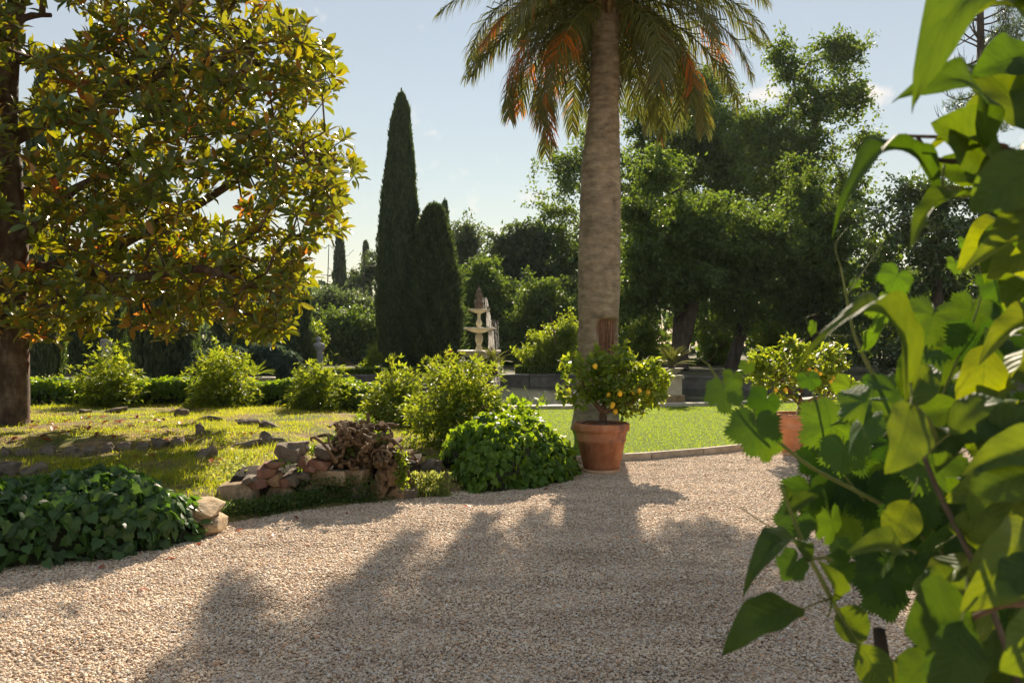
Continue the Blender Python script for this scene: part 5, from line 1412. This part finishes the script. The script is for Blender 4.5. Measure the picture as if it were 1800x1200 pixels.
q0 = np.stack([np.interp(np.linspace(0, 1, 20), [0, .5, 1], [P(400, 0, 8.1)[0], P(560, 0, 8.8)[0], P(735, 0, 9.1)[0]]), np.linspace(8.1, 9.15, 20)], -1)
acc = Acc()
for a_ in range(4):
    h = (0, .30, .40, .30)[a_]; off = (0, .06, .35, .9)[a_]
    acc.V.append(np.concatenate([q0 + (0, off), np.full((20, 1), h) + .03 * vnoise(q0, 8, a_)[:, None]], 1))
acc.n = 80
i = np.arange(3)[:, None] * 20; j = np.arange(19)[None]
acc.F.append(np.stack([i + j, i + j + 1, i + 20 + j + 1, i + 20 + j], -1).reshape(-1, 4)); acc.M.append(np.zeros(57))
part('earth_fill', acc.mesh('earth_fill', M['soil']), wl)
# ------------------------------------------------------------------ pile of roots and logs on the wall
rp = thing('root_pile', P(640, 830, 9.0), 'heap of gnarled roots and sawn logs on the ruined wall', 'woodpile')
def root(p0, p1, r0, r1, wig, n=12, name='root', seed=0):
    r = np.random.default_rng(seed)
    tq = np.linspace(0, 1, n)[:, None]
    pts = np.asarray(p0) * (1 - tq) + np.asarray(p1) * tq
    L = np.linalg.norm(np.asarray(p1) - p0)
    for c in range(3):
        pts[:, c] += wig * L * (np.sin(tq[:, 0] * r.uniform(3, 9) + r.uniform(0, 6)) - np.sin(r.uniform(0, 6)) * 0) * np.sin(np.pi * tq[:, 0]) * r.choice((-1, 1))
    rad = np.linspace(r0, r1, n) * (1 + .25 * np.sin(np.linspace(0, r.uniform(6, 14), n) + r.uniform(0, 6)))
    V, F = sweep(pts, rad, 8, True)
    V = V + .12 * r0 * vnoise(V, 40, seed)[:, None]
    return part(name, mesh(name, V, F, M['root']), rp)
sd = 400
for k in range(150):
    x = rng.uniform(584, 714); ymax = np.interp(x, [580, 600, 635, 658, 672, 692, 716], [800, 752, 734, 762, 744, 760, 812]); y = rng.uniform(ymax, 822)
    d = 8.9 + rng.uniform(-.28, .30)
    p0 = P(x, y, d); a = rng.normal(size=3) * (1, .7, .75); a = norm(a) * rng.uniform(.12, .36)
    p1 = p0 + a
    p1[2] = min(max(p1[2], .42), EYE - (ymax - 8 - 600) / FPX * d)
    root(p0, p1, rng.uniform(.010, .033), rng.uniform(.004, .014), rng.uniform(.12, .35), seed=sd + k)
for k, (a, b_, r0, r1) in enumerate([((605, 800), (607, 742), .05, .02), ((628, 800), (622, 745), .04, .02), ((640, 820), (612, 740), .045, .018), ((610, 815), (588, 775), .03, .012), ((650, 822), (600, 808), .055, .03), ((590, 818), (650, 812), .05, .03), ((660, 815), (683, 752), .045, .02), ((675, 820), (668, 742), .04, .025),
                                      ((662, 815), (664, 850), .03, .02), ((690, 790), (722, 850), .04, .02), ((700, 800), (730, 876), .035, .012), ((668, 826), (662, 852), .03, .03), ((616, 765), (640, 800), .05, .03), ((600, 790), (640, 768), .05, .04), ((630, 755), (648, 790), .05, .04)]):
    root(P(*a, 8.85), P(*b_, 8.75 + .2 * (k % 3)), r0 * .72, r1 * .7, .16, seed=480 + k)
for k, (x0, x1, y0, y1) in enumerate([(596, 640, 765, 822), (620, 660, 748, 800), (655, 700, 778, 826), (664, 690, 755, 800), (600, 628, 748, 790)]):
    s_ = 8.95 / FPX; Vs = chipped(((x1 - x0) / 2 * s_, .13, (y1 - y0) / 2 * s_), 10, .16, 950 + k, .5, .6, 1.0)
    part('stump', mesh('stump', Vs, CUBE[1], M['root'], flat=True), rp, P((x0 + x1) / 2, (y0 + y1) / 2, 8.98), (0, rng.normal() * .3, rng.normal() * .4))
def log(x, y, rpx, d, dirn, L=.28):
    c = P(x, y, d); dv = norm(np.array(dirn)); r = rpx * d / FPX
    V, F = sweep([c, c + dv * L * .5, c + dv * L], [r, r * 1.05, r], 12)
    o = part('log', mesh('log', V + .004 * rng.normal(size=V.shape), F[0], M['root']), rp)
    ring = V[:12]; Vc = np.concatenate([ring * .97 + c * .03 - dv * .003, [c - dv * .006]])
    part('sawn_end', mesh('sawn_end', Vc, np.array([(q, (q + 1) % 12, 12) for q in range(12)]), M['cut_wood']), o)
for a in [(632, 768, 8, 8.72, (.3, 1, -.3)), (687, 782, 5, 8.66, (.2, 1, .1)), (676, 792, 4.5, 8.66, (.1, 1, .1)), (671, 744, 5.5, 8.8, (.2, .9, -.6)), (641, 788, 7, 8.7, (-.4, 1, .1)), (700, 800, 5, 8.72, (.4, 1, 0)), (600, 782, 5, 8.75, (.7, .8, -.3))]:
    log(*a)
# ------------------------------------------------------------------ weeds
def weeds(name, label, pts, n, spread, ls, leaf, hgt, tmpl=(DIA_V, DIA_F), cat='weeds', up=.3):
    pts = np.array(pts, float); c = pts[rng.integers(0, len(pts), n)] + rng.normal(size=(n, 3)) * (spread, spread * .5, 0) + np.stack([np.zeros(n), np.zeros(n), rng.uniform(0, 1, n) ** 1.6 * hgt], -1)
    R = frames(norm(rng.normal(size=(n, 3)) + (0, -.2, up)), norm(rng.normal(size=(n, 3)) * .5 + (0, -.3, .8)))
    V, F = inst(tmpl[0], tmpl[1], c, R, rng.uniform(.6, 1.4, n) * ls)
    return tag(part(name, mesh(name, V, F, M[leaf])), label, cat, None, 'stuff')
wp = [np.array((P(x, 0, wd(x))[0], wd(x) - .10, .0)) for x in np.linspace(398, 560, 20)]
weeds('weed_mat', 'dark green weeds along the foot of the ruined wall', wp, 5200, .07, .028, 'weed', .17)
wp = [np.array((P(x, 0, wd(x))[0], wd(x) - .06, .02)) for x in np.linspace(536, 660, 16)]
weeds('weed_mat', 'green weeds hanging on the middle of the wall', wp, 1700, .07, .028, 'weed', .26)
wp = [P(598, 765, 9.1), P(590, 780, 9.0), P(580, 790, 9.0), P(610, 790, 8.8), P(570, 798, 8.9), P(655, 765, 9.0), P(640, 745, 9.2), P(595, 800, 8.75), P(545, 800, 8.8), P(500, 822, 8.3), P(660, 775, 8.7), P(560, 795, 8.8)]
weeds('sprouting_leaves', 'green leaves sprouting among the heaped roots', wp, 420, .08, .05, 'ivy_bright', .08, (TRI_V, TRI_F))
wp = [P(706, y, 8.62) for y in np.linspace(800, 860, 12)]
weeds('trailing_weed', 'bright trailing weed at the right end of the wall', wp, 300, .035, .045, 'bush', .05)
wp = [np.array((P(x, 0, 9.0)[0], 9.0, .0)) for x in np.linspace(725, 775, 8)]
weeds('weed_tuft', 'pale dry weeds between the wall and the central ivy', wp, 800, .08, .05, 'weed_light', .25, up=1.5)
wp = [np.array(ground_px(x, y)) for x, y in ((425, 830), (415, 840), (405, 855), (420, 815), (535, 850), (540, 860), (545, 842))]
weeds('weed_tuft', 'pale dry weeds at the left end of the ruined wall', wp, 600, .10, .045, 'weed_light', .16, up=1.5)
wp = [np.array(ground_px(x, y)) for x, y in ((75, 702), (85, 704), (60, 706), (95, 702))]
weeds('weed_tuft', 'thin pale weeds before the hedge near the magnolia trunk', wp, 300, .10, .05, 'weed_light', .55, up=1.5)
wp = [np.array(ground_px(x, y)) for x, y in ((400, 775), (420, 780), (300, 805), (340, 800), (380, 800), (430, 765), (300, 845), (360, 850), (420, 805), (250, 830), (395, 830), (440, 825))]
weeds('lawn_weeds', 'small broad-leaved weeds scattered in the rough lawn', wp, 1500, .22, .035, 'shrub', .05)
# fallen leaves
fl_me = mesh('fallen_leaf', L8_V * (1.3, 1, 1.6) - (0, .5, 0), L8_F, M['red_leaf'])
spots = [(145, 737), (120, 742), (125, 762), (160, 745), (205, 755), (232, 752), (100, 755), (75, 770), (180, 735), (250, 745), (420, 766), (430, 765), (90, 745), (330, 780), (322, 784), (410, 795), (290, 778), (60, 752), (215, 742), (270, 760), (240, 806), (65, 745), (170, 765), (300, 762), (200, 770), (28, 775), (150, 755), (110, 732), (240, 735), (285, 740), (355, 768), (370, 812), (340, 745)]
for x, y in spots:
    g0 = ground_px(x, y)
    for q in range(2):
        g1 = g0 + rng.normal(size=3) * (.12 * q, .12 * q, 0); g1[2] = float(left_h(g1[0], g1[1])) + .03
        tag(part('fallen_leaf', fl_me, None, g1, (rng.uniform(-.4, .4), rng.uniform(-.4, .4), rng.uniform(0, 6)), rng.uniform(.09, .16)), 'rust-red fallen magnolia leaf lying on the left lawn', 'leaf', 'fallen magnolia leaves on the lawn')
g0 = P(822, 893, 2460 / 293); g0[2] = .025
o = tag(part('fallen_leaf', mesh('fallen_leaf', L8_V * (2, 1, 2) - (0, .5, 0), L8_F, M['red_rose']), None, g0, (.35, .2, 1.2), .075), 'single bright red leaf lying on the gravel', 'leaf')
g0 = P(792, 1020, 2460 / 420); g0[2] = .022
tag(part('white_petal', mesh('white_petal', L8_V * (1.6, 1, 2.2) - (0, .5, 0), L8_F, M['petal']), None, g0, (.2, .1, 1.4), .05), 'small white petal lying on the gravel', 'petal')
g0 = ground_px(267, 735); tag(part('white_petal', mesh('white_petal', L8_V * (1.6, 1, 2.2) - (0, .5, 0), L8_F, M['petal']), None, g0 + (0, 0, .04), (.6, .1, 1.4), .08), 'white petal fallen on the lawn grass', 'petal')
g0 = ground_px(118, 767); tag(part('white_petal', mesh('white_petal', L8_V * (1.6, 1, 2.2) - (0, .5, 0), L8_F, M['petal']), None, g0 + (0, 0, .04), (.6, .1, 1.0), .09), 'white petal among red leaves left on the lawn', 'petal')
for k, (x, y) in enumerate([(60, 1015), (180, 1000), (300, 985), (350, 960), (420, 935), (520, 912), (700, 898), (905, 868), (960, 862), (250, 1040), (610, 905), (480, 945)]):
    d = EYE * FPX / (y - 600); g0 = P(x, y, d); g0[2] = .022
    tag(part('dry_leaf', fl_me, None, g0, (rng.uniform(-.4, .4), rng.uniform(-.4, .4), rng.uniform(0, 6)), rng.uniform(.05, .09)), 'small dry brown leaf on the gravel along the planted edge', 'leaf', 'dry leaves along the gravel edge')

# ------------------------------------------------------------------ foreground vine and broad-leaved climber on the right
def big_leaf_mat(name, col, trans, tmix, kind):
    m, t, out = new_mat(name)
    oi = t.nodes.new('ShaderNodeObjectInfo'); uv = t.nodes.new('ShaderNodeUVMap'); sp = t.nodes.new('ShaderNodeSeparateXYZ'); t.links.new(uv.outputs[0], sp.inputs[0])
    def mth(op, a, b=None):
        n = t.nodes.new('ShaderNodeMath'); n.operation = op
        for i, v in enumerate((a, b)):
            if v is None: continue
            if isinstance(v, (int, float)): n.inputs[i].default_value = v
            else: t.links.new(v, n.inputs[i])
        return n.outputs[0]
    if kind == 'ovate':
        au = mth('ABSOLUTE', sp.outputs[0])
        ph = mth('FRACT', mth('MULTIPLY', mth('SUBTRACT', sp.outputs[1], mth('MULTIPLY', au, .22)), 9.0))
        side = mth('LESS_THAN', mth('ABSOLUTE', mth('SUBTRACT', ph, .5)), .06)
        midr = mth('LESS_THAN', au, .035)
        vein = mth('MAXIMUM', mth('MULTIPLY', side, .6), midr)
        bump_h = mth('ADD', mth('ABSOLUTE', mth('SUBTRACT', ph, .5)), mth('MULTIPLY', midr, -.4))
    else:
        ang = mth('ARCTAN2', sp.outputs[0], sp.outputs[1]); rad = mth('SQRT', mth('ADD', mth('MULTIPLY', sp.outputs[0], sp.outputs[0]), mth('MULTIPLY', sp.outputs[1], sp.outputs[1])))
        vein = None
        for a in (0, .96, -.96, 2.0, -2.0):
            w_ = mth('MULTIPLY', mth('ABSOLUTE', mth('SUBTRACT', ang, a)), rad)
            q = mth('LESS_THAN', w_, .016)
            vein = q if vein is None else mth('MAXIMUM', vein, q)
        nzz = noise_node(t, 14, 3, .5, vec=uv.outputs[0])
        bump_h = mth('ADD', nzz.outputs[0], mth('MULTIPLY', vein, -.3))
    c = np.array(col); tc_ = np.array(trans)
    base = ramp(t, oi.outputs['Random'], [(0, tuple(c * .6)), (.6, tuple(c)), (1, tuple(np.clip(c * (1.7, 1.4, 1.1), 0, 1)))])
    tcol = ramp(t, oi.outputs['Random'], [(0, tuple(tc_ * (.4, .6, .7))), (.6, tuple(tc_)), (1, tuple(np.clip(tc_ * (1.5, 1.25, 1), 0, 1)))])
    def mixc(fac, a, mul):
        n = t.nodes.new('ShaderNodeMix'); n.data_type = 'RGBA'; n.blend_type = 'MULTIPLY'
        t.links.new(mth('MULTIPLY', fac, .8), n.inputs[0]); t.links.new(a, n.inputs[6]); n.inputs[7].default_value = (*mul, 1); return n.outputs[2]
    nv = noise_node(t, 5, 5, .6, coord='Object')
    mul = t.nodes.new('ShaderNodeMix'); mul.data_type = 'RGBA'; mul.blend_type = 'MULTIPLY'; mul.inputs[0].default_value = .5
    t.links.new(base, mul.inputs[6]); t.links.new(ramp(t, nv.outputs[0], [(.3, (.7, .75, .7)), (.7, (1.25, 1.2, 1.1))]), mul.inputs[7])
    tmul = t.nodes.new('ShaderNodeMix'); tmul.data_type = 'RGBA'; tmul.blend_type = 'MULTIPLY'; tmul.inputs[0].default_value = .7
    nt2 = noise_node(t, 9, 6, .65, coord='Object')
    t.links.new(tcol, tmul.inputs[6]); t.links.new(ramp(t, nt2.outputs[0], [(.3, (.72, .78, .7)), (.5, (1, 1, 1)), (.70, (1.2, 1.1, 1)), (.735, (.3, .17, .12))]), tmul.inputs[7])
    p = t.nodes.new('ShaderNodeBsdfPrincipled'); p.inputs['Roughness'].default_value = .6; p.inputs['Specular IOR Level'].default_value = .3
    t.links.new(mixc(vein, mul.outputs[2], (1.5, 1.4, 1.2)), p.inputs['Base Color'])
    b = t.nodes.new('ShaderNodeBump'); b.inputs['Strength'].default_value = .6; b.inputs['Distance'].default_value = .005
    t.links.new(bump_h, b.inputs['Height']); t.links.new(b.outputs[0], p.inputs['Normal'])
    tr = t.nodes.new('ShaderNodeBsdfTranslucent'); t.links.new(mixc(vein, tmul.outputs[2], (.55, .65, .8)), tr.inputs['Color'])
    mx = t.nodes.new('ShaderNodeMixShader'); mx.inputs[0].default_value = tmix
    t.links.new(p.outputs[0], mx.inputs[1]); t.links.new(tr.outputs[0], mx.inputs[2]); t.links.new(mx.outputs[0], out.inputs['Surface'])
    return m
M['ovate'] = big_leaf_mat('broad_leaf', (.036, .085, .024), (.22, .29, .006), .38, 'ovate')
M['grape'] = big_leaf_mat('grape_leaf', (.034, .095, .03), (.17, .31, .008), .38, 'grape')

def ovate_mesh(arch, fold, twist, seed):
    r = np.random.default_rng(seed); nu, nv = 9, 16
    u = np.linspace(-1, 1, nu); v = np.linspace(0, 1, nv)
    U, Vv = np.meshgrid(u, v)
    w_ = .5 * np.sin(np.pi * np.clip(Vv, 0, 1) ** .82) ** .72 * (1 - .25 * Vv ** 4)
    w_[0] = .02; w_[-1] = .0
    ww = .03 * np.sin(Vv * 17 + seed) * np.abs(U)
    X = U * w_; Y = Vv.copy()
    Z = arch * 4 * Vv * (1 - Vv) ** .8 + fold * np.abs(U) * w_ - .5 * arch * (U * U) * w_ + ww + twist * U * w_ * (Vv - .3)
    # curl the tip downwards
    Z -= .25 * arch * np.maximum(Vv - .7, 0) ** 2 * 8
    V = np.stack([X, Y, Z], -1).reshape(-1, 3); uv = np.stack([U, Vv], -1).reshape(-1, 2)
    i = np.arange(nv - 1)[:, None] * nu; j = np.arange(nu - 1)[None]
    return mesh('broad_leaf', V, np.stack([i + j, i + j + 1, i + nu + j + 1, i + nu + j], -1).reshape(-1, 4), M['ovate'], uv=uv)
OV = [ovate_mesh(a, f, tw, s) for a, f, tw, s in ((.06, .25, .2, 1), (.16, .3, -.3, 2), (.26, .2, .4, 3), (.34, .35, -.2, 4))]
def grape_mesh(seed):
    r = np.random.default_rng(seed)
    key = np.array([(0, 1.0), (14, .88), (27, .74), (40, .82), (56, .95), (70, .85), (86, .72), (100, .76), (116, .82), (135, .70), (152, .64), (166, .46), (176, .12)])
    key[1:-1, 1] *= 1 + r.normal(size=len(key) - 2) * .05
    dg = np.arange(0, 177, 4.0); rr = np.interp(dg, key[:, 0], key[:, 1]); rr = rr * (1 + .085 * np.where(np.arange(len(dg)) % 2 == 0, 1, -1) * r.uniform(.3, 1.5, len(dg)) * (dg < 165))
    ang = np.radians(np.concatenate([dg, -dg[1:][::-1]])); rad = np.concatenate([rr, rr[1:][::-1]])
    n = len(ang); V = [(0, 0, 0)]
    for f in (.35, .7, 1.0):
        rf = (rad * f) if f == 1 else (np.convolve(np.concatenate([rad[-2:], rad, rad[:2]]), np.ones(5) / 5, 'valid') * f)
        x, y = np.sin(ang) * rf, np.cos(ang) * rf
        z = -.22 * rf ** 2 + .05 * np.cos(ang * 5) * rf + .05 * np.sin(ang * 3 + seed) * rf ** 2
        V += list(zip(x, y, z))
    V = np.array(V); F3 = np.array([(0, 1 + k, 1 + (k + 1) % n) for k in range(n) if k != (len(dg) - 1)])
    F4 = np.array([(1 + a * n + k, 1 + (a + 1) * n + k, 1 + (a + 1) * n + (k + 1) % n, 1 + a * n + (k + 1) % n) for a in range(2) for k in range(n) if k != (len(dg) - 1)])
    return mesh('vine_leaf', V, [F3, F4], M['grape'], uv=V[:, :2])
GR = [grape_mesh(s) for s in range(4)]

climber = thing('broad_leaved_climber', (1.25, 1.75, 0), 'broad-leaved climber with big out-of-focus leaves at the right edge', 'climber')
vine = thing('grape_vine', (1.05, 2.15, 0), 'grape vine with lobed toothed leaves on the right', 'vine')
TOCAM = np.array((0, -1., 0))
sv_, sf_ = sweep([(0, .02, 0), (0, -.12, -.02), (.02, -.3, -.08), (.05, -.5, -.2)], [.014, .016, .018, .022], 5)
STALK = mesh('leaf_stalk', sv_, sf_[0], M['twig'])
def place_leaf(parent, name, me, p0, yd, nh, sx, sy, sz, stalk=False):
    R = frames(np.array([yd]), np.array([nh]))[0]
    o = part(name, me, parent, p0)
    o.rotation_euler = Matrix(R.tolist()).to_euler(); o.scale = (sx, sy, sz)
    if stalk:
        c = bpy.data.objects.new('leaf_stalk', STALK); COL.objects.link(c); c.parent = o
    return o
# base px, tip px, width px, depth at base, depth at tip, normal (0 = up, 1 = to the camera), mesh
LEAVES = [((1830, 10), (1602, 186), 95, 1.25, 1.15, .35, 2), ((1850, 60), (1700, 30), 90, 1.2, 1.3, .5, 1), ((1730, 262), (1575, 172), 70, 1.3, 1.2, .5, 2), ((1745, 285), (1640, 215), 120, 1.35, 1.3, .9, 0), ((1840, 250), (1700, 110), 130, 1.3, 1.4, .8, 0),
          ((1650, 335), (1462, 412), 62, 1.35, 1.25, .25, 3), ((1712, 345), (1600, 436), 58, 1.3, 1.25, .4, 1), ((1850, 280), (1702, 372), 95, 1.15, 1.2, .7, 0), ((1720, 310), (1630, 300), 60, 1.4, 1.4, .6, 0), ((1860, 360), (1745, 400), 70, 1.2, 1.2, .7, 1),
          ((1800, 300), (1680, 320), 80, 1.45, 1.4, .8, 0), ((1850, 430), (1690, 478), 62, 1.25, 1.2, .4, 1), ((1860, 170), (1760, 200), 110, 1.35, 1.35, .8, 0), ((1595, 708), (1392, 655), 56, 1.2, 1.05, .25, 3), ((1585, 700), (1602, 610), 40, 1.35, 1.4, .7, 0), ((1600, 712), (1558, 832), 88, 1.15, 1.1, .9, 0),
          ((1590, 715), (1640, 640), 50, 1.3, 1.35, .8, 0), ((1670, 762), (1770, 706), 55, 1.2, 1.2, .4, 2), ((1700, 790), (1830, 720), 95, 1.3, 1.25, .7, 0), ((1860, 780), (1690, 835), 70, 1.1, 1.1, .5, 1), ((1870, 840), (1700, 912), 75, 1.05, 1.1, .35, 2), ((1850, 800), (1660, 880), 90, 1.25, 1.2, .75, 0),
          ((1800, 915), (1690, 1075), 100, 1.1, 1.05, .85, 1), ((1680, 940), (1790, 860), 60, 1.3, 1.2, .5, 2), ((1585, 965), (1488, 972), 52, 1.2, 1.15, .5, 1), ((1420, 985), (1305, 1048), 62, 1.4, 1.3, .3, 3), ((1412, 1070), (1268, 1152), 62, 1.35, 1.3, .45, 2), ((1460, 1060), (1440, 985), 45, 1.4, 1.35, .6, 1),
          ((1710, 1085), (1590, 1110), 150, 1.1, 1.1, .9, 0), ((1690, 1090), (1640, 1230), 90, 1.05, 1.05, .8, 1), ((1860, 1000), (1735, 1062), 70, 1.05, 1.05, .4, 2), ((1860, 1080), (1760, 1180), 130, 1.0, 1.0, .8, 0), ((1470, 1070), (1525, 1125), 60, 1.4, 1.4, .8, 0), ((1600, 880), (1560, 960), 60, 1.3, 1.3, .7, 1),
          ((1850, 560), (1720, 640), 60, 1.35, 1.3, .45, 1), ((1850, 620), (1750, 590), 55, 1.4, 1.4, .5, 1), ((1790, 990), (1700, 1010), 80, 1.2, 1.2, .6, 0), ((1510, 1130), (1560, 1220), 60, 1.3, 1.3, .8, 0), ((1420, 620), (1445, 600), 12, 1.6, 1.6, .6, 0), ((1640, 1150), (1580, 1210), 80, 1.15, 1.15, .8, 0),
          ((1380, 905), (1440, 870), 26, 1.45, 1.45, .5, 1), ((1385, 880), (1372, 850), 18, 1.45, 1.45, .5, 1)]
for k, (a, b_, w_, d0, d1, nf, mi) in enumerate(LEAVES):
    p0, p1 = P(*a, d0), P(*b_, d1)
    L = np.linalg.norm(p1 - p0); sx = w_ / FPX * (d0 + d1) / 2 * 1.12
    nh = norm(np.array((rng.normal() * .12, 0, 1.)) * (1 - nf) + TOCAM * nf + rng.normal(size=3) * .08)
    place_leaf(climber, 'broad_leaf', OV[mi], p0, p1 - p0, nh, sx, L, L, True)
# interior leaves of the climber towards and past the frame edge
for k in range(230):
    x = rng.uniform(1600, 2100); y = rng.uniform(-80, 1300)
    if x < np.interp(y, [-80, 300, 480, 620, 800, 1000, 1300], [1740, 1760, 1770, 1700, 1640, 1610, 1640]): continue
    d = rng.uniform(1.25, 1.75); p0 = P(x, y, d); yd = norm(np.array((-.5 + rng.normal() * .6, rng.normal() * .5, -.4 + rng.normal() * .4)))
    L = rng.uniform(.08, .14); place_leaf(climber, 'broad_leaf', OV[k % 4], p0, yd, norm(np.array((0, -.5, .8)) + rng.normal(size=3) * .4), L * .62, L, L)
# grape leaves: centre px, size px, depth
GL = [(1572, 495, 62, 1.75, .6), (1745, 505, 66, 1.7, .6), (1552, 545, 62, 1.7, .3), (1635, 570, 100, 1.8, .7), (1535, 598, 82, 1.65, .45), (1705, 560, 80, 1.9, .5), (1325, 768, 92, 1.7, .8), (1272, 702, 66, 1.6, .5), (1340, 716, 60, 1.75, .7), (1312, 648, 26, 1.7, .6), (1442, 757, 100, 1.75, .8),
      (1475, 862, 88, 1.9, .8), (1425, 882, 88, 1.9, .8), (1525, 872, 98, 1.9, .8), (1500, 925, 82, 2.0, .8), (1565, 1022, 110, 1.8, .85), (1425, 672, 40, 1.8, .7), (1490, 690, 56, 1.8, .7), (1615, 640, 76, 1.75, .5), (1665, 650, 70, 1.8, .5), (1480, 808, 80, 1.7, .6), (1560, 780, 90, 1.9, .7), (1620, 800, 90, 2.0, .8),
      (1540, 690, 70, 2.0, .6), (1390, 925, 66, 1.8, .7), (1390, 1000, 60, 1.7, .7), (1480, 1000, 60, 2.0, .8), (1560, 925, 80, 2.1, .8), (1640, 905, 90, 2.1, .8), (1640, 980, 80, 2.1, .8), (1700, 700, 85, 1.9, .6), (1755, 665, 85, 1.8, .5), (1290, 670, 40, 1.65, .4), (1430, 580, 30, 1.7, .5), (1500, 500, 24, 1.75, .5), (1700, 430, 30, 1.7, .5), (1680, 470, 36, 1.75, .4), (1560, 1060, 80, 2.0, .8),
      (1345, 790, 60, 1.9, .7), (1500, 760, 80, 1.95, .8), (1440, 820, 70, 2.0, .8), (1590, 860, 90, 2.1, .8)]
for k, (x, y, sz, d, nf) in enumerate(GL):
    c = P(x, y, d); s = sz / FPX * d * .62
    yd = norm(np.array((-.25 + rng.normal() * .45, -.25 + rng.normal() * .2, -.85)))
    nh = norm(np.array((0, 0, 1.)) * (1 - nf) + TOCAM * nf + rng.normal(size=3) * .22)
    R = frames(np.array([yd]), np.array([nh]))[0]
    place_leaf(vine, 'vine_leaf', GR[k % 4], c - R[:, 1] * s * .35, yd, nh, s * rng.uniform(.95, 1.15), s, s, True)
poly = [(1800, 520), (1640, 590), (1530, 660), (1430, 770), (1400, 880), (1480, 950), (1560, 1010), (1640, 1080), (1720, 1260), (2150, 1260), (2150, 520)]
n = 0
while n < 330:
    x, y = rng.uniform(1400, 2150), rng.uniform(520, 1260)
    if not in_poly(np.array([x]), np.array([y]), poly)[0]: continue
    d = rng.uniform(1.6, 2.5); c = P(x, y, d); s = rng.uniform(.045, .08)
    if c[2] < .1: continue
    place_leaf(vine, 'vine_leaf', GR[n % 4], c, norm(np.array((-.2 + rng.normal() * .5, rng.normal() * .4, -.8))), norm(np.array((0, -.6, .7)) + rng.normal(size=3) * .4), s, s, s); n += 1
# stems
def stem(parent, pts, r0, r1, mat, name='stem'):
    pts = np.array(pts); tq = np.linspace(0, len(pts) - 1, len(pts) * 4)
    q = np.stack([np.interp(tq, np.arange(len(pts)), pts[:, c]) for c in range(3)], -1)
    for _ in range(3): q[1:-1] = (q[:-2] + q[2:] + 2 * q[1:-1]) / 4
    V, F = sweep(q, np.linspace(r0, r1, len(q)), 6, True)
    part(name, mesh(name, V, F, M[mat]), parent)
S = lambda L, d: [P(x, y, d) for x, y in L]
stem(climber, S([(1372, 850), (1390, 900), (1425, 985), (1440, 1010), (1478, 1085), (1520, 1150), (1570, 1230)], 1.4) + [np.array((.75, 1.55, .35)), np.array((1.0, 1.7, 0))], .0025, .006, 'twig')
stem(climber, S([(1602, 610), (1590, 700), (1640, 850), (1720, 1000), (1790, 1200)], 1.25) + [np.array((1.15, 1.6, .4)), np.array((1.25, 1.75, 0))], .003, .006, 'dark_bark')
stem(climber, S([(1612, 240), (1640, 283), (1700, 285), (1770, 255), (1830, 300), (1900, 500), (1920, 900), (1900, 1300)], 1.35) + [np.array((1.25, 1.75, 0))], .003, .011, 'dark_bark')
stem(climber, S([(1592, 238), (1612, 240), (1700, 242), (1770, 258)], 1.35), .002, .004, 'brown_twig')
stem(climber, S([(1710, 1085), (1760, 1060), (1820, 1060)], 1.1), .004, .006, 'brown_twig')
stem(climber, S([(1660, 290), (1655, 330), (1680, 345), (1712, 345)], 1.35), .002, .003, 'twig')
stem(vine, S([(1478, 470), (1488, 520), (1500, 590), (1530, 650), (1565, 720), (1600, 820), (1650, 950), (1700, 1100), (1740, 1250)], 1.75) + [np.array((1.05, 2.0, .3)), np.array((1.05, 2.15, 0))], .002, .009, 'twig')
stem(vine, S([(1245, 640), (1262, 665), (1290, 700), (1350, 760), (1420, 820), (1500, 860), (1560, 890), (1640, 960)], 1.75), .002, .005, 'twig')
stem(vine, S([(1520, 880), (1480, 830), (1440, 760), (1430, 690)], 1.8), .002, .003, 'twig')
stem(vine, S([(1300, 890), (1350, 925), (1375, 930)], 1.75), .001, .0015, 'twig')
stem(vine, S([(1600, 820), (1680, 640), (1730, 520), (1715, 430)], 1.78), .003, .0015, 'twig')
for a in [((1478, 470), (1465, 430), (1490, 400)), ((1500, 590), (1440, 590), (1410, 560), (1440, 550)), ((1245, 640), (1230, 630), (1235, 618)), ((1488, 520), (1530, 460), (1555, 420)), ((1730, 520), (1760, 470), (1775, 480))]:
    stem(vine, S(a, 1.74), .0012, .0006, 'twig', 'tendril')
stem(vine, S([(1545, 1105), (1552, 1160), (1565, 1240)], 1.75) + [np.array((.80, 1.85, .3)), np.array((.85, 1.95, 0))], .012, .02, 'dark_bark', 'dead_stub')

# ------------------------------------------------------------------ thin summer haze over the whole garden
m, t, out = new_mat('haze')
pv_ = t.nodes.new('ShaderNodeVolumePrincipled'); pv_.inputs['Color'].default_value = (.75, .88, 1.0, 1); pv_.inputs['Density'].default_value = .00014; pv_.inputs['Anisotropy'].default_value = .25
t.links.new(pv_.outputs[0], out.inputs['Volume'])
M['haze'] = m
tag(part('haze', mesh('haze', *box(-262, 262, -62, 302, -1.2, 32), m, flat=True)), 'thin pale summer haze in the garden air', 'haze', None, 'stuff')
